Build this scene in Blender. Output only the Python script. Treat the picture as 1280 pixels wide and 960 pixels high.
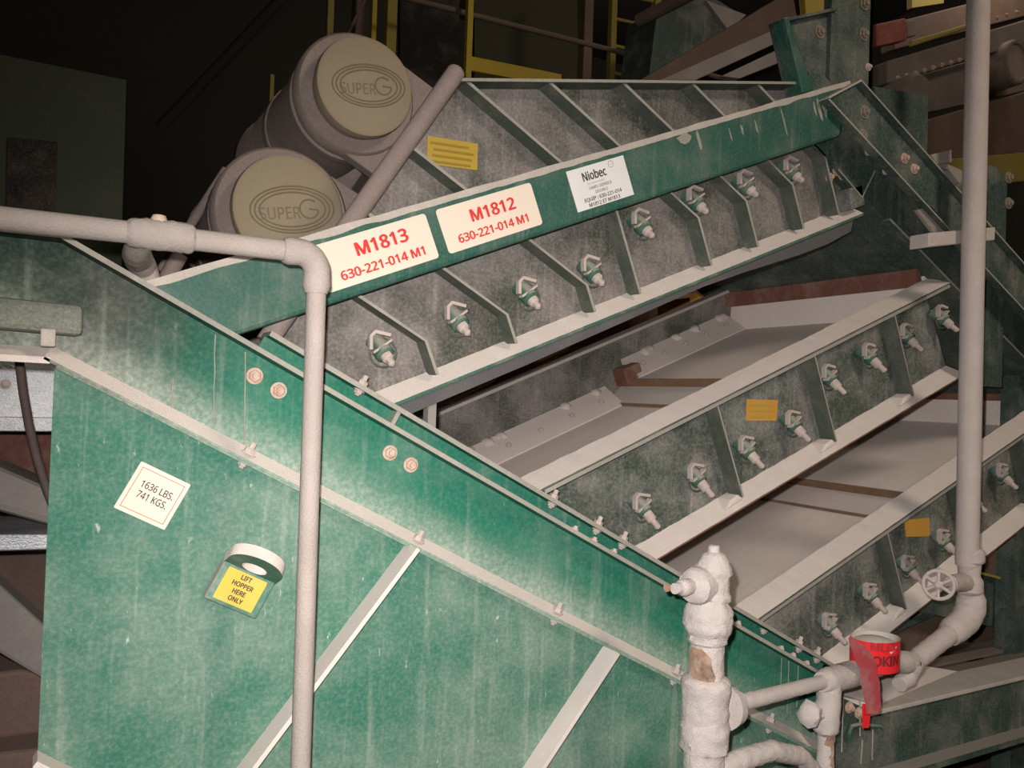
import bpy, bmesh, math, random
from math import sin, cos, tan, pi, radians, sqrt, atan2
from mathutils import Vector, Matrix, noise as mnoise
random.seed(7)
for o in list(bpy.data.objects): bpy.data.objects.remove(o)
SC = bpy.context.scene
COL = SC.collection

# ------------------------------------------------------------------ camera
F = 1035.0
YAW, PITCH, ROLL = radians(29.209), radians(.8446), radians(2.005)
CAM = Vector((0, -1.8, 1.6))
_f = Vector((sin(YAW), cos(YAW), 0)); _r = Vector((cos(YAW), -sin(YAW), 0)); _u = Vector((0, 0, 1))
FWD = _f*cos(PITCH) + _u*sin(PITCH); _u2 = -_f*sin(PITCH) + _u*cos(PITCH)
RGT = _r*cos(ROLL) + _u2*sin(ROLL); UPV = -_r*sin(ROLL) + _u2*cos(ROLL)
cd = bpy.data.cameras.new('camera'); cam = bpy.data.objects.new('camera', cd); COL.objects.link(cam)
cd.sensor_width = 36; cd.sensor_fit = 'HORIZONTAL'; cd.lens = F*36/1280; cd.clip_start = .02; cd.clip_end = 60
m = Matrix.Identity(4)
for i, a in enumerate((RGT, UPV, -FWD)):
    for j in range(3): m[j][i] = a[j]
m.translation = CAM; cam.matrix_world = m
SC.camera = cam

# ------------------------------------------------------------------ world, flash, exposure
w = bpy.data.worlds.new('plant_air'); SC.world = w; w.use_nodes = True
w.node_tree.nodes['Background'].inputs[0].default_value = (.5, .36, .2, 1)
w.node_tree.nodes['Background'].inputs[1].default_value = .02
SC.view_settings.view_transform = 'Standard'; SC.view_settings.look = 'None'
SC.view_settings.gamma = 1; SC.view_settings.use_curve_mapping = False
SC.view_settings.exposure = 0.0
fl = bpy.data.lights.new('camera_flash', 'SPOT'); fo = bpy.data.objects.new('camera_flash', fl); COL.objects.link(fo)
fl.energy = 250; fl.color = (1, .965, .945); fl.spot_size = radians(108); fl.spot_blend = 1.0; fl.shadow_soft_size = .012
fo.location = CAM - RGT*.03 + UPV*.05 + FWD*.03
tgt = CAM + FWD*2 + RGT*.18 - UPV*.50
fo.rotation_euler = (tgt - fo.location).to_track_quat('-Z', 'Y').to_euler()

# ------------------------------------------------------------------ machine frames
ED, ER = radians(22.52), radians(27.47)
DV, NV = Vector((cos(ED), 0, sin(ED))), Vector((-sin(ED), 0, cos(ED)))      # along / across the decks
RV, QV = Vector((cos(ER), 0, -sin(ER))), Vector((sin(ER), 0, cos(ER)))      # along / across the rails
VV = Vector((0, 1, 0)); ZV = Vector((0, 0, 1)); UV = Vector((1, 0, 0))
def dn(d, n, v=0): return DV*d + NV*n + VV*v
def rq(r, q, v=0): return RV*r + QV*q + VV*v
def uz(u, z, v=0): return Vector((u, v, z))
def ray(x, y): return RGT*(x-640) - UPV*(y-480) + FWD*F
def at(x, y, v):
    d = ray(x, y); return CAM + d*((v-CAM.y)/d.y)
def cp(x, y, dep): return CAM + ray(x, y)*(dep/F)
def toD(p): return p.dot(DV), p.dot(NV)
def toR(p): return p.dot(RV), p.dot(QV)

# ------------------------------------------------------------------ materials
def _n(nt, t, **k):
    n = nt.nodes.new(t)
    for a, b in k.items(): setattr(n, a, b)
    return n
DUST = (.50, .415, .365)
def mat(name, base, rough=.6, dust=.25, up=.85, dcol=DUST, scale=5, streak=.0, fleck=.0, metal=0, bump=.15, spec=.3, base2=None, lo=.42, hi=.72, band=None, grain=0, grime=None):
    """painted / coated surface; dust lies in blotches, streaks, flecks and on faces that look upwards"""
    M = bpy.data.materials.new(name); M.use_nodes = True; nt = M.node_tree; L = nt.links.new
    b = nt.nodes['Principled BSDF']; b.inputs['Metallic'].default_value = metal
    b.inputs['Specular IOR Level'].default_value = spec
    g = _n(nt, 'ShaderNodeNewGeometry')
    def noise(s, det, mscale=None):
        n = _n(nt, 'ShaderNodeTexNoise'); n.inputs['Scale'].default_value = s; n.inputs['Detail'].default_value = det
        n.inputs['Roughness'].default_value = .62
        if mscale:
            mp = _n(nt, 'ShaderNodeMapping'); mp.inputs['Scale'].default_value = mscale; L(g.outputs['Position'], mp.inputs['Vector']); L(mp.outputs[0], n.inputs['Vector'])
        else: L(g.outputs['Position'], n.inputs['Vector'])
        return n.outputs['Fac']
    def ramp(src, a, c, amount):
        r = _n(nt, 'ShaderNodeMapRange', interpolation_type='SMOOTHSTEP'); L(src, r.inputs[0])
        r.inputs[1].default_value = a; r.inputs[2].default_value = c; r.inputs[3].default_value = 0; r.inputs[4].default_value = amount
        return r.outputs[0]
    def mth(op, x, y):
        q = _n(nt, 'ShaderNodeMath', operation=op)
        for i, s in enumerate((x, y)):
            if isinstance(s, (int, float)): q.inputs[i].default_value = s
            else: L(s, q.inputs[i])
        return q.outputs[0]
    big = noise(scale, 6); fine = noise(scale*22, 3)
    fac = ramp(big, lo, hi, dust)
    fac = mth('ADD', fac, ramp(fine, .35, .75, dust*.6))
    if streak: fac = mth('ADD', fac, ramp(noise(1, 4, (38, 38, 2.2)), .52, .74, streak))
    if fleck: fac = mth('ADD', fac, ramp(noise(1, 3, (70, 70, 26)), .66, .76, fleck))
    def dot(vec):
        q = _n(nt, 'ShaderNodeVectorMath', operation='DOT_PRODUCT'); L(g.outputs['Position'], q.inputs[0]); q.inputs[1].default_value = vec; return q.outputs['Value']
    if band:          # dirt splashed up from a ledge: along vec, thickest at b, gone at a
        bf = ramp(dot(band[0]), band[1], band[2], band[3]); fac = mth('ADD', fac, mth('MULTIPLY', bf, mth('ADD', mth('MULTIPLY', fine, 1.1), .3)))
    if grain:         # fine lines along the deck
        cx = _n(nt, 'ShaderNodeCombineXYZ'); L(mth('MULTIPLY', dot(tuple(DV)), 3.0), cx.inputs[0]); L(mth('MULTIPLY', dot((0, 1, 0)), 110.0), cx.inputs[1])
        gn = _n(nt, 'ShaderNodeTexNoise'); gn.inputs['Scale'].default_value = 1; gn.inputs['Detail'].default_value = 2; L(cx.outputs[0], gn.inputs['Vector'])
        fac = mth('SUBTRACT', fac, ramp(gn.outputs['Fac'], .45, .75, grain))
    if up:
        s = _n(nt, 'ShaderNodeSeparateXYZ'); L(g.outputs['Normal'], s.inputs[0])
        upf = ramp(s.outputs[2], .15, .65, up)
        upf = mth('MULTIPLY', upf, mth('ADD', mth('MULTIPLY', fine, .35), .82))
        fac = mth('MAXIMUM', fac, upf)
    cl = _n(nt, 'ShaderNodeClamp'); L(fac, cl.inputs[0]); fac = cl.outputs[0]
    col = _n(nt, 'ShaderNodeMix', data_type='RGBA')
    if base2:
        c0 = _n(nt, 'ShaderNodeMix', data_type='RGBA'); L(ramp(noise(scale*.7, 5), .40, .62, 1), c0.inputs[0])
        c0.inputs[6].default_value = (*base, 1); c0.inputs[7].default_value = (*base2, 1); L(c0.outputs[2], col.inputs[6])
    else: col.inputs[6].default_value = (*base, 1)
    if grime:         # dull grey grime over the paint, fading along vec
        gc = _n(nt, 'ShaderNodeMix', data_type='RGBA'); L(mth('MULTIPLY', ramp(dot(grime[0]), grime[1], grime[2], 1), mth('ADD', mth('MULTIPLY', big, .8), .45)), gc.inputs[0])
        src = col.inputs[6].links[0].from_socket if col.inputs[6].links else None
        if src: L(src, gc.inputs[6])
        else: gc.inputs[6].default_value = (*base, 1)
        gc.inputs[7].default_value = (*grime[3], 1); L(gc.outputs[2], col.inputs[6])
    dm = _n(nt, 'ShaderNodeMix', data_type='RGBA'); L(fine, dm.inputs[0])
    dm.inputs[6].default_value = (*[c*.82 for c in dcol], 1); dm.inputs[7].default_value = (*[min(1, c*1.16) for c in dcol], 1)
    L(dm.outputs[2], col.inputs[7]); L(fac, col.inputs[0]); L(col.outputs[2], b.inputs['Base Color'])
    rr = _n(nt, 'ShaderNodeMapRange'); L(fac, rr.inputs[0]); rr.inputs[3].default_value = rough; rr.inputs[4].default_value = .95
    L(rr.outputs[0], b.inputs['Roughness'])
    if bump:
        bp = _n(nt, 'ShaderNodeBump'); bp.inputs['Strength'].default_value = bump; bp.inputs['Distance'].default_value = .004
        L(fine, bp.inputs['Height']); L(bp.outputs[0], b.inputs['Normal'])
    return M
def flat(name, base, rough=.7, metal=0): return mat(name, base, rough, dust=.06, up=0, bump=0, metal=metal, spec=.2)

M = {}
M['hopper'] = mat('green_paint_hopper', (.032, .142, .096), .65, spec=.1, dust=.27, up=.6, scale=5, streak=.20, fleck=.65, dcol=(.44, .455, .385), lo=.34, hi=.70)
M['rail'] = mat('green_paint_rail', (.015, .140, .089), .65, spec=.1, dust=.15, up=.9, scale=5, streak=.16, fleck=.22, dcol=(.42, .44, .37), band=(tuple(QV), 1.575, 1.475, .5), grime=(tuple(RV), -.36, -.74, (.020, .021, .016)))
M['beam'] = mat('green_paint_beam', (.012, .080, .056), .5, dust=.12, up=.88, scale=6, streak=.13, fleck=.16)
M['post'] = mat('green_paint_post', (.024, .053, .042), .55, dust=.20, up=.45, scale=6, streak=.10, fleck=.12)
M['plate'] = mat('deck_side_dust', (.032, .042, .026), .65, dust=.48, up=.8, scale=5.5, streak=.25, fleck=.12, dcol=(.34, .29, .27), base2=(.085, .076, .066), lo=.32, hi=.7)
M['plate2'] = mat('deck_side_green_dust', (.032, .054, .036), .6, dust=.46, up=.8, scale=6, streak=.22, fleck=.12, dcol=(.36, .33, .31), base2=(.085, .085, .075), lo=.36, hi=.72)
M['rib'] = mat('rib_paint', (.055, .075, .055), .65, dust=.36, up=.25, scale=9, dcol=(.24, .205, .185), streak=.2)
M['edge'] = mat('worn_edge', (.27, .25, .21), .8, dust=.4, up=.3, dcol=(.42, .375, .33))
M['dust'] = mat('caked_dust', (.66, .575, .52), .95, dust=.4, up=0, scale=14, dcol=(.76, .67, .60), bump=.5, spec=.1)
M['dust_g'] = mat('caked_dust_thin', (.40, .355, .31), .95, dust=.5, up=0, scale=12, dcol=(.56, .49, .43), bump=.4, spec=.1)
M['screen'] = mat('screen_cloth_mud', (.74, .64, .58), .95, dust=.5, up=0, scale=6, dcol=(.84, .74, .675), bump=.3, grain=.35, spec=.1)
M['clampm'] = mat('clamp_mud', (.58, .50, .455), .95, dust=.5, up=0, scale=10, dcol=(.60, .52, .465), bump=.5, spec=.1)
M['rust'] = mat('rusty_red_edge', (.16, .055, .035), .85, dust=.35, up=.5, scale=12, dcol=(.36, .27, .22))
M['brown'] = mat('rust_brown_bar', (.20, .11, .06), .85, dust=.3, up=.55, scale=16, dcol=(.34, .27, .22))
M['boss'] = mat('boss_green', (.025, .10, .065), .55, dust=.22, up=.5, scale=14)
M['bolt'] = mat('bolt_dusty', (.42, .34, .30), .85, dust=.45, up=.3, scale=20, dcol=(.60, .50, .45))
M['boltrust'] = mat('bolt_head_worn', (.50, .36, .28), .8, dust=.35, up=.3, scale=60, dcol=(.62, .52, .45), base2=(.42, .24, .16))
M['boltdark'] = mat('bolt_head_muddy', (.20, .165, .12), .8, dust=.35, up=.3, scale=60, dcol=(.34, .28, .22))
M['tubedust'] = mat('green_paint_thick_dust', (.045, .075, .050), .7, dust=.55, up=.9, scale=9, dcol=(.27, .26, .215), lo=.25, hi=.6)
M['pipe'] = mat('pipe_beige_dust', (.31, .26, .23), .85, dust=.4, up=.4, scale=9, dcol=(.41, .35, .315), bump=.5)
M['white'] = mat('pipe_white_scale', (.50, .435, .40), .85, dust=.5, up=.3, scale=14, dcol=(.65, .565, .525), bump=.9)
M['piper'] = mat('pipe_pink_dust', (.50, .42, .385), .85, dust=.5, up=.3, scale=12, dcol=(.60, .51, .47), bump=.7)
M['rustpatch'] = mat('pipe_bare_rust', (.30, .16, .085), .9, dust=.45, up=0, scale=34, dcol=(.52, .41, .33), base2=(.13, .07, .05))
M['cap'] = mat('motor_cap_dust', (.29, .235, .155), .9, dust=.35, up=.3, scale=5, dcol=(.33, .27, .19), bump=.25, spec=.1)
M['motor'] = mat('motor_body_dust', (.22, .17, .15), .9, dust=.45, up=.75, scale=6, dcol=(.34, .27, .235), bump=.3, spec=.1)
M['skirt'] = mat('rubber_skirt', (.085, .08, .082), .9, dust=.2, up=.5, scale=8, dcol=(.2, .18, .17))
M['sign'] = mat('sign_cream', (.70, .585, .475), .5, dust=.14, up=0, scale=9, dcol=(.6, .50, .40), bump=0)
M['signw'] = mat('sign_white', (.68, .66, .63), .5, dust=.12, up=0, scale=12, dcol=(.5, .48, .45), bump=0)
M['red'] = flat('print_red', (.60, .035, .03))
M['ink'] = flat('print_black', (.035, .03, .03))
M['inkg'] = flat('print_grey', (.20, .19, .18))
M['yel'] = mat('caution_yellow', (.64, .45, .06), .5, dust=.12, up=0, scale=30, bump=0)
M['yeld'] = mat('caution_yellow_dusty', (.40, .27, .025), .7, dust=.35, up=0, scale=25, bump=0, dcol=(.32, .24, .12))
M['orange'] = mat('caution_orange_worn', (.50, .25, .03), .7, dust=.35, up=0, scale=30, bump=0, dcol=(.42, .30, .12))
M['inky'] = flat('print_faded', (.26, .17, .02))
M['caplet'] = mat('motor_cap_groove', (.19, .15, .10), .9, dust=.3, up=0, scale=12, dcol=(.28, .22, .15), bump=0, spec=.1)
M['tape'] = mat('red_flagging_tape', (.80, .022, .028), .35, dust=.02, up=0, bump=0, spec=.4)
M['taped'] = mat('red_tape_dusty_tail', (.42, .05, .06), .5, dust=.5, up=0, scale=14, bump=0, dcol=(.36, .20, .19), lo=.40, hi=.6)
M['tapein'] = mat('tape_inner_dust', (.50, .46, .40), .9, dust=.2, up=0)
M['ypaint'] = mat('yellow_rail_paint', (.42, .29, .02), .6, dust=.15, up=.3, scale=8, dcol=(.25, .2, .1))
M['ypaintd'] = mat('yellow_rail_dull', (.26, .20, .04), .7, dust=.25, up=.3, scale=8, dcol=(.2, .17, .1))
M['browns'] = mat('brown_steel', (.12, .075, .055), .8, dust=.25, up=.6, scale=6, dcol=(.22, .17, .14))
M['wall'] = mat('grimy_wall', (.022, .020, .017), .9, dust=.3, up=0, scale=1.2, dcol=(.034, .030, .026), bump=0)
M['floor'] = mat('muddy_concrete', (.11, .085, .07), .9, dust=.4, up=0, scale=3, dcol=(.18, .14, .115))
M['dgreen'] = mat('dark_green_sheet', (.040, .048, .034), .8, dust=.4, up=0, scale=3, dcol=(.075, .078, .058), bump=0, spec=.1)
M['khaki'] = mat('khaki_sheet', (.045, .042, .024), .8, dust=.3, up=0, scale=3, dcol=(.06, .055, .035), bump=0)
M['galv'] = mat('galvanised_sheet', (.50, .50, .51), .42, dust=.15, up=0, scale=9, metal=.55, dcol=(.62, .60, .58), bump=.5, base2=(.36, .37, .39))
M['cable'] = flat('cable_brown', (.09, .06, .055))
M['mudgrey'] = mat('muddy_launder', (.24, .21, .19), .95, dust=.4, up=.5, scale=5, dcol=(.36, .31, .275))
M['mudred'] = mat('muddy_red', (.16, .095, .08), .95, dust=.4, up=.4, scale=4, dcol=(.24, .17, .145))
M['neigh'] = mat('neighbour_beam_mud', (.135, .108, .092), .95, dust=.4, up=.4, scale=5, dcol=(.22, .18, .155))
M['redp'] = mat('red_clamp', (.25, .04, .035), .7, dust=.2, up=.3)
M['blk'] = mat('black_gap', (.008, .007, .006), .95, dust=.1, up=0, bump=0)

# ------------------------------------------------------------------ mesh helpers
class MB:
    def __init__(s): s.v = []; s.f = []; s.m = []
    def face(s, idx, mi=0): s.f.append(idx); s.m.append(mi)
    def add(s, pts): k = len(s.v); s.v += [Vector(p) for p in pts]; return k
    def prism(s, poly, v0, v1, front=0, side=0, back=0):
        """polygon of points in a side plane, extruded from v0 (towards the viewer) to v1"""
        n = len(poly); P = [(p.x, p.z) for p in poly]
        area = sum(P[i][0]*P[(i+1) % n][1]-P[(i+1) % n][0]*P[i][1] for i in range(n))
        if area < 0: P = P[::-1]
        k = s.add([(u, v0, z) for u, z in P] + [(u, v1, z) for u, z in P])
        s.face(list(range(k, k+n)), front); s.face(list(range(k+2*n-1, k+n-1, -1)), back)
        for i in range(n):
            j = (i+1) % n; s.face([k+i, k+n+i, k+n+j, k+j], side)
        return s
    def box(s, o, ax, ay, az, X, Y, Z, mi=0):
        k = s.add([o+ax*x+ay*y+az*z for z in Z for y in Y for x in X])
        for q in ((0, 2, 3, 1), (4, 5, 7, 6), (0, 1, 5, 4), (2, 6, 7, 3), (0, 4, 6, 2), (1, 3, 7, 5)): s.face([k+i for i in q], mi)
        return s
    def lathe(s, o, ax, prof, n=20, jit=0, mi=0):
        ax = ax.normalized(); a = ax.orthogonal().normalized(); b = ax.cross(a)
        ph = [random.uniform(0, 6.28) for _ in range(4)]
        if jit:
            P2 = []
            for (r0, h0), (r1, h1) in zip(prof, prof[1:]):
                m_ = max(1, int(abs(h1-h0)/.006))
                P2 += [(r0+(r1-r0)*i/m_, h0+(h1-h0)*i/m_) for i in range(m_)]
            prof = P2+[prof[-1]]
        k = len(s.v)
        for q, (r, h) in enumerate(prof):
            for i in range(n):
                t = 2*pi*i/n; rr = r
                if jit and r > .004: p_ = o+ax*h+(a*cos(t)+b*sin(t))*r; rr = r*(1+jit*(1.0*mnoise.noise(p_*38)+1.3*mnoise.noise(p_*95)+1.2*mnoise.noise(p_*210)))
                s.v.append(o+ax*h+(a*cos(t)+b*sin(t))*rr)
        for q in range(len(prof)-1):
            for i in range(n):
                j = (i+1) % n; s.face([k+q*n+i, k+q*n+j, k+(q+1)*n+j, k+(q+1)*n+i], mi)
        s.face([k+i for i in range(n-1, -1, -1)], mi); e = k+(len(prof)-1)*n; s.face([e+i for i in range(n)], mi)
        return s
    def cyl(s, p0, p1, r0, r1=None, n=16, mi=0):
        p0, p1 = Vector(p0), Vector(p1); return s.lathe(p0, p1-p0, [(r0, 0), (r0 if r1 is None else r1, (p1-p0).length)], n, mi=mi)
    def sweep(s, pts, rad, n=14, jit=0, mi=0):
        pts = [Vector(p) for p in pts]; a = None
        if jit >= .03:            # crusted pipe: finer rings with an uneven skin
            P2, R2 = [], []; rl = list(rad) if isinstance(rad, (list, tuple)) else [rad]*len(pts); n = max(n, 24)
            for i in range(len(pts)-1):
                m_ = max(1, int((pts[i+1]-pts[i]).length/.008))
                for j in range(m_): P2.append(pts[i].lerp(pts[i+1], j/m_)); R2.append(rl[i]+(rl[i+1]-rl[i])*j/m_)
            pts = P2+[pts[-1]]; rad = R2+[rl[-1]]
        k = len(s.v)
        for q, p in enumerate(pts):
            t = ((pts[q+1]-p) if q == 0 else (p-pts[q-1]) if q == len(pts)-1 else (pts[q+1]-pts[q-1])).normalized()
            a = t.orthogonal().normalized() if a is None else (a-t*a.dot(t)).normalized()
            b = t.cross(a); r = rad[q] if isinstance(rad, (list, tuple)) else rad
            for i in range(n):
                th = 2*pi*i/n; q_ = p+(a*cos(th)+b*sin(th))*r; rr = r*(1+(jit*1.6*(mnoise.noise(q_*60)+mnoise.noise(q_*140)) if jit >= .03 else random.uniform(-jit, jit))); s.v.append(p+(a*cos(th)+b*sin(th))*rr)
        for q in range(len(pts)-1):
            for i in range(n):
                j = (i+1) % n; s.face([k+q*n+i, k+q*n+j, k+(q+1)*n+j, k+(q+1)*n+i], mi)
        s.face([k+i for i in range(n-1, -1, -1)], mi); e = k+(len(pts)-1)*n; s.face([e+i for i in range(n)], mi)
        return s
    def ring(s, o, ax, ay, R, r, n=28, k2=8, mi=0):
        az = ax.cross(ay); k = len(s.v)
        for i in range(n):
            t = 2*pi*i/n; c = ax*cos(t)+ay*sin(t)
            for j in range(k2):
                p = 2*pi*j/k2; s.v.append(o+c*(R+r*cos(p))+az*(r*sin(p)))
        for i in range(n):
            for j in range(k2):
                s.face([k+i*k2+j, k+((i+1) % n)*k2+j, k+((i+1) % n)*k2+(j+1) % k2, k+i*k2+(j+1) % k2], mi)
        return s
    def mesh(s, name, mats, smooth=False):
        me = bpy.data.meshes.new(name); me.from_pydata([tuple(v) for v in s.v], [], s.f)
        bm = bmesh.new(); bm.from_mesh(me); bmesh.ops.recalc_face_normals(bm, faces=bm.faces); bm.to_mesh(me); bm.free()
        for x in (mats if isinstance(mats, (list, tuple)) else [mats]): me.materials.append(M[x] if isinstance(x, str) else x)
        me.polygons.foreach_set('material_index', s.m)
        if smooth:
            me.polygons.foreach_set('use_smooth', [True]*len(me.polygons)); me.set_sharp_from_angle(angle=radians(40))
        me.update(); return me
    def build(s, name, mats, parent=None, smooth=False, bevel=0):
        o = bpy.data.objects.new(name, s.mesh(name, mats, smooth)); COL.objects.link(o)
        if bevel:
            b = o.modifiers.new('bevel', 'BEVEL'); b.width = bevel; b.segments = 2; b.limit_method = 'ANGLE'; b.angle_limit = radians(40)
        return put(o, parent)
def put(o, parent):
    if parent is not None:
        o.parent = parent
        o.matrix_parent_inverse = (Matrix.Translation(parent.location) if parent.type == 'EMPTY' else parent.matrix_basis).inverted()
    return o
def inst(name, me, M4, parent):
    o = bpy.data.objects.new(name, me); COL.objects.link(o); put(o, parent); o.matrix_basis = M4; return o
def tag(o, label, cat, group=None, kind=None):
    o['label'] = label; o['category'] = cat
    if group: o['group'] = group
    if kind: o['kind'] = kind
    return o
def thing(name, label, cat, loc, group=None):
    o = bpy.data.objects.new(name, None); o.empty_display_size = .1; o.location = loc; COL.objects.link(o); return tag(o, label, cat, group)
def struct(o): o['kind'] = 'structure'; return o
def fr(o, x, y, z):
    m = Matrix.Identity(4)
    for i, a in enumerate((x, y, z)):
        for j in range(3): m[j][i] = a[j]
    m.translation = o; return m
def frz(o, z):
    z = z.normalized(); x = z.orthogonal().normalized(); return fr(o, x, z.cross(x), z)
Z0 = Vector((0, 0, 0)); LX, LY, LZ = Vector((1, 0, 0)), Vector((0, 1, 0)), Vector((0, 0, 1))
try:
    import os
    FONT = bpy.data.fonts.load(os.path.join(bpy.utils.system_resource('DATAFILES', path='fonts'), 'NotoSansMath-Regular.woff2'))
except Exception:
    FONT = None
def text_mesh(body, size, bold=0, align='CENTER', thick=0):
    cu = bpy.data.curves.new('t', 'FONT'); cu.body = body; cu.size = size*1.07; cu.align_x = align; cu.align_y = 'CENTER'
    if FONT: cu.font = FONT
    cu.extrude = thick; cu.resolution_u = 3
    ob = bpy.data.objects.new('t', cu); COL.objects.link(ob)
    me = bpy.data.meshes.new_from_object(ob.evaluated_get(bpy.context.evaluated_depsgraph_get()))
    bpy.data.objects.remove(ob); bpy.data.curves.remove(cu)
    if bold:                      # heavier strokes: the outline repeated a hair to each side
        bm = bmesh.new()
        for dx, dy in ((-1, 0), (1, 0), (0, -.7), (0, .7), (-.5, .5), (.5, -.5)):
            c = me.copy(); c.transform(Matrix.Translation((dx*bold, dy*bold, random.uniform(0, .0001)))); bm.from_mesh(c); bpy.data.meshes.remove(c)
        bm.to_mesh(me); bm.free()
    return me
def text(body, size, o, ax, ay, m_, parent, bold=0, xs=1, name='lettering'):
    me = text_mesh(body, size, bold)
    me.transform(fr(o, ax*xs, ay, ax.cross(ay)))
    me.materials.clear(); me.materials.append(M[m_]); me.name = name
    o2 = bpy.data.objects.new(name, me); COL.objects.link(o2); return put(o2, parent)
def rrect(f, x0, x1, y0, y1, r, n=4):
    out = []
    for cx, cy, a0 in ((x1-r, y1-r, 0), (x0+r, y1-r, 90), (x0+r, y0+r, 180), (x1-r, y0+r, 270)):
        for i in range(n+1):
            t = radians(a0+90*i/n); out.append(f(cx+r*cos(t), cy+r*sin(t)))
    return out
# hexagon bolt heads (shared meshes)
def hexmesh(name, r, h, shank=0, mt='bolt', washer=True):
    b = MB()
    if washer: b.lathe(Z0, LZ, [(r*1.35, 0), (r*1.35, r*.25)], 14)
    b.lathe(Z0, LZ, [(r, 0), (r, h*.8), (r*.8, h)], 6)
    if shank: b.lathe(Z0, LZ, [(r*.55, h), (r*.55, h+shank)], 8)
    return b.mesh(name, mt)
HEX = hexmesh('hex_head', .013, .012, .006, 'boltrust'); HEXS = hexmesh('hex_head_small', .010, .010, .004)
NUT = hexmesh('flange_nut', .012, .014, .012); HEXB = hexmesh('hex_head_big', .0165, .013, .005, 'boltdark')

# ================================================================== the hall
b = MB(); b.box(Z0, LX, LY, LZ, (-6, 10), (-6, 9), (-.1, 0)); struct(b.build('floor', 'floor'))
b = MB(); b.box(Z0, LX, LY, LZ, (-6, 10), (9, 9.2), (0, 7)); struct(b.build('wall_back', 'wall'))
b = MB(); b.box(Z0, LX, LY, LZ, (-6.2, -6), (-6, 9), (0, 7)); struct(b.build('wall_left', 'wall'))
b = MB(); b.box(Z0, LX, LY, LZ, (10, 10.2), (-6, 9), (0, 7)); struct(b.build('wall_right', 'wall'))
b = MB(); b.box(Z0, LX, LY, LZ, (-6, 10), (-6.2, -6), (0, 7)); struct(b.build('wall_front', 'wall'))
b = MB(); b.box(Z0, LX, LY, LZ, (-6, 10), (-6, 9), (7, 7.2)); struct(b.build('ceiling', 'wall'))

# added fill lamps, out of view, to brighten the screens and background
def fill_lamp(x, y, z, power, label):
    T = thing('added_fill_lamp', label, 'lamp', Vector((x, y, z)), 'added fill lamps')
    p = Vector((x, y, z))
    MB().lathe(p, ZV, [(.26, 0), (.24, .04), (.10, .20), (.06, .24)], 24).build('fill_lamp_shade', 'dgreen', T, True)
    MB().lathe(p-ZV*.06, ZV, [(.03, -.05), (.07, -.02), (.075, .03), (.04, .07)], 16).build('fill_lamp_bulb', 'glow', T, True)
    MB().cyl(p+ZV*.24, Vector((x, y, 7)), .012, n=8).build('fill_lamp_stem', 'browns', T)
    l = bpy.data.lights.new('fill_lamp_light', 'POINT'); l.energy = power; l.color = (1, .86, .70); l.shadow_soft_size = .5
    lo = bpy.data.objects.new('fill_lamp_light', l); COL.objects.link(lo); lo.location = p-ZV*.32
gm = bpy.data.materials.new('fill_lamp_glow'); gm.use_nodes = True; gb = gm.node_tree.nodes['Principled BSDF']
gb.inputs['Emission Color'].default_value = (1, .82, .58, 1); gb.inputs['Emission Strength'].default_value = 8; M['glow'] = gm
fill_lamp(2.8, -4.4, 5.2, 420, 'added fill lamp, out of view above the front of the machine')
fill_lamp(4.6, 5.0, 6.0, 110, 'added fill lamp, out of view above the background by the ladder')
fill_lamp(6.5, 1.8, 6.0, 60, 'added fill lamp, out of view over the neighbouring screen')

# ================================================================== machine frame
FRM = thing('machine_frame', 'green painted steel frame of sloping rails, top beam and post carrying the screen decks', 'frame', uz(1.2, 0, 0))
# top beam carrying the signs
b = MB(); poly = [dn(.72, 1.446), dn(2.96, 1.446), dn(3.06, 1.602), dn(.72, 1.602)]
b.prism(poly, 0, .11); beam = b.build('top_beam', 'beam', FRM, bevel=.010)
b = MB()
pts = [(.80+i*.02) for i in range(114)]
top = [dn(d, 1.6045+.003*mnoise.noise(Vector((d*9, 0, 0)))) for d in pts]; low = [dn(d, 1.589+.004*mnoise.noise(Vector((d*14, 5, 0)))+random.uniform(-.001, .001)) for d in pts[::-1]]
b.prism(top+low, -.0015, .10); b.build('dust_ridge', 'dust_g', beam)
def plate_dn(name, x0, x1, y0, y1, v, mt, parent, r=.008, t=.0015): 
    q = MB().prism(rrect(lambda x, y: dn(x, y), x0, x1, y0, y1, r), v-t, v); return q.build(name, mt, parent)
s1 = plate_dn('sign', 1.185, 1.472, 1.471, 1.579, -.0005, 'sign', beam)
text('M1813', .056, dn(1.345, 1.543, -.003), DV, NV, 'red', s1, .0017, 1.06)
text('630-221-014 M1', .0385, dn(1.336, 1.497, -.003), DV, NV, 'red', s1, .0011, 1.06)
s2 = plate_dn('sign', 1.500, 1.778, 1.471, 1.579, -.0005, 'sign', beam)
text('M1812', .055, dn(1.650, 1.541, -.003), DV, NV, 'red', s2, .0017, 1.06)
text('630-221-014 M1', .0375, dn(1.640, 1.497, -.003), DV, NV, 'red', s2, .0011, 1.04)
s3 = plate_dn('sign', 1.892, 2.086, 1.471, 1.579, -.0005, 'signw', beam, r=.001)
text('Niobec', .042, dn(1.975, 1.552, -.003), DV, NV, 'ink', s3, .0010, .82)
text('THE COMPANY NIOBEC', .0085, dn(1.975, 1.5325, -.003), DV, NV, 'inkg', s3, 0, .9)
text('TAMIS DERRICK', .0150, dn(1.985, 1.521, -.003), DV, NV, 'inkg', s3, .0002)
text('DOUBLE', .0150, dn(1.985, 1.508, -.003), DV, NV, 'inkg', s3, .0002)
text('EQUIP : 630-221-014', .0185, dn(1.985, 1.4935, -.003), DV, NV, 'ink', s3, .0003)
text('M1812 ET M1813', .0185, dn(1.985, 1.479, -.003), DV, NV, 'ink', s3, .0003)
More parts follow.
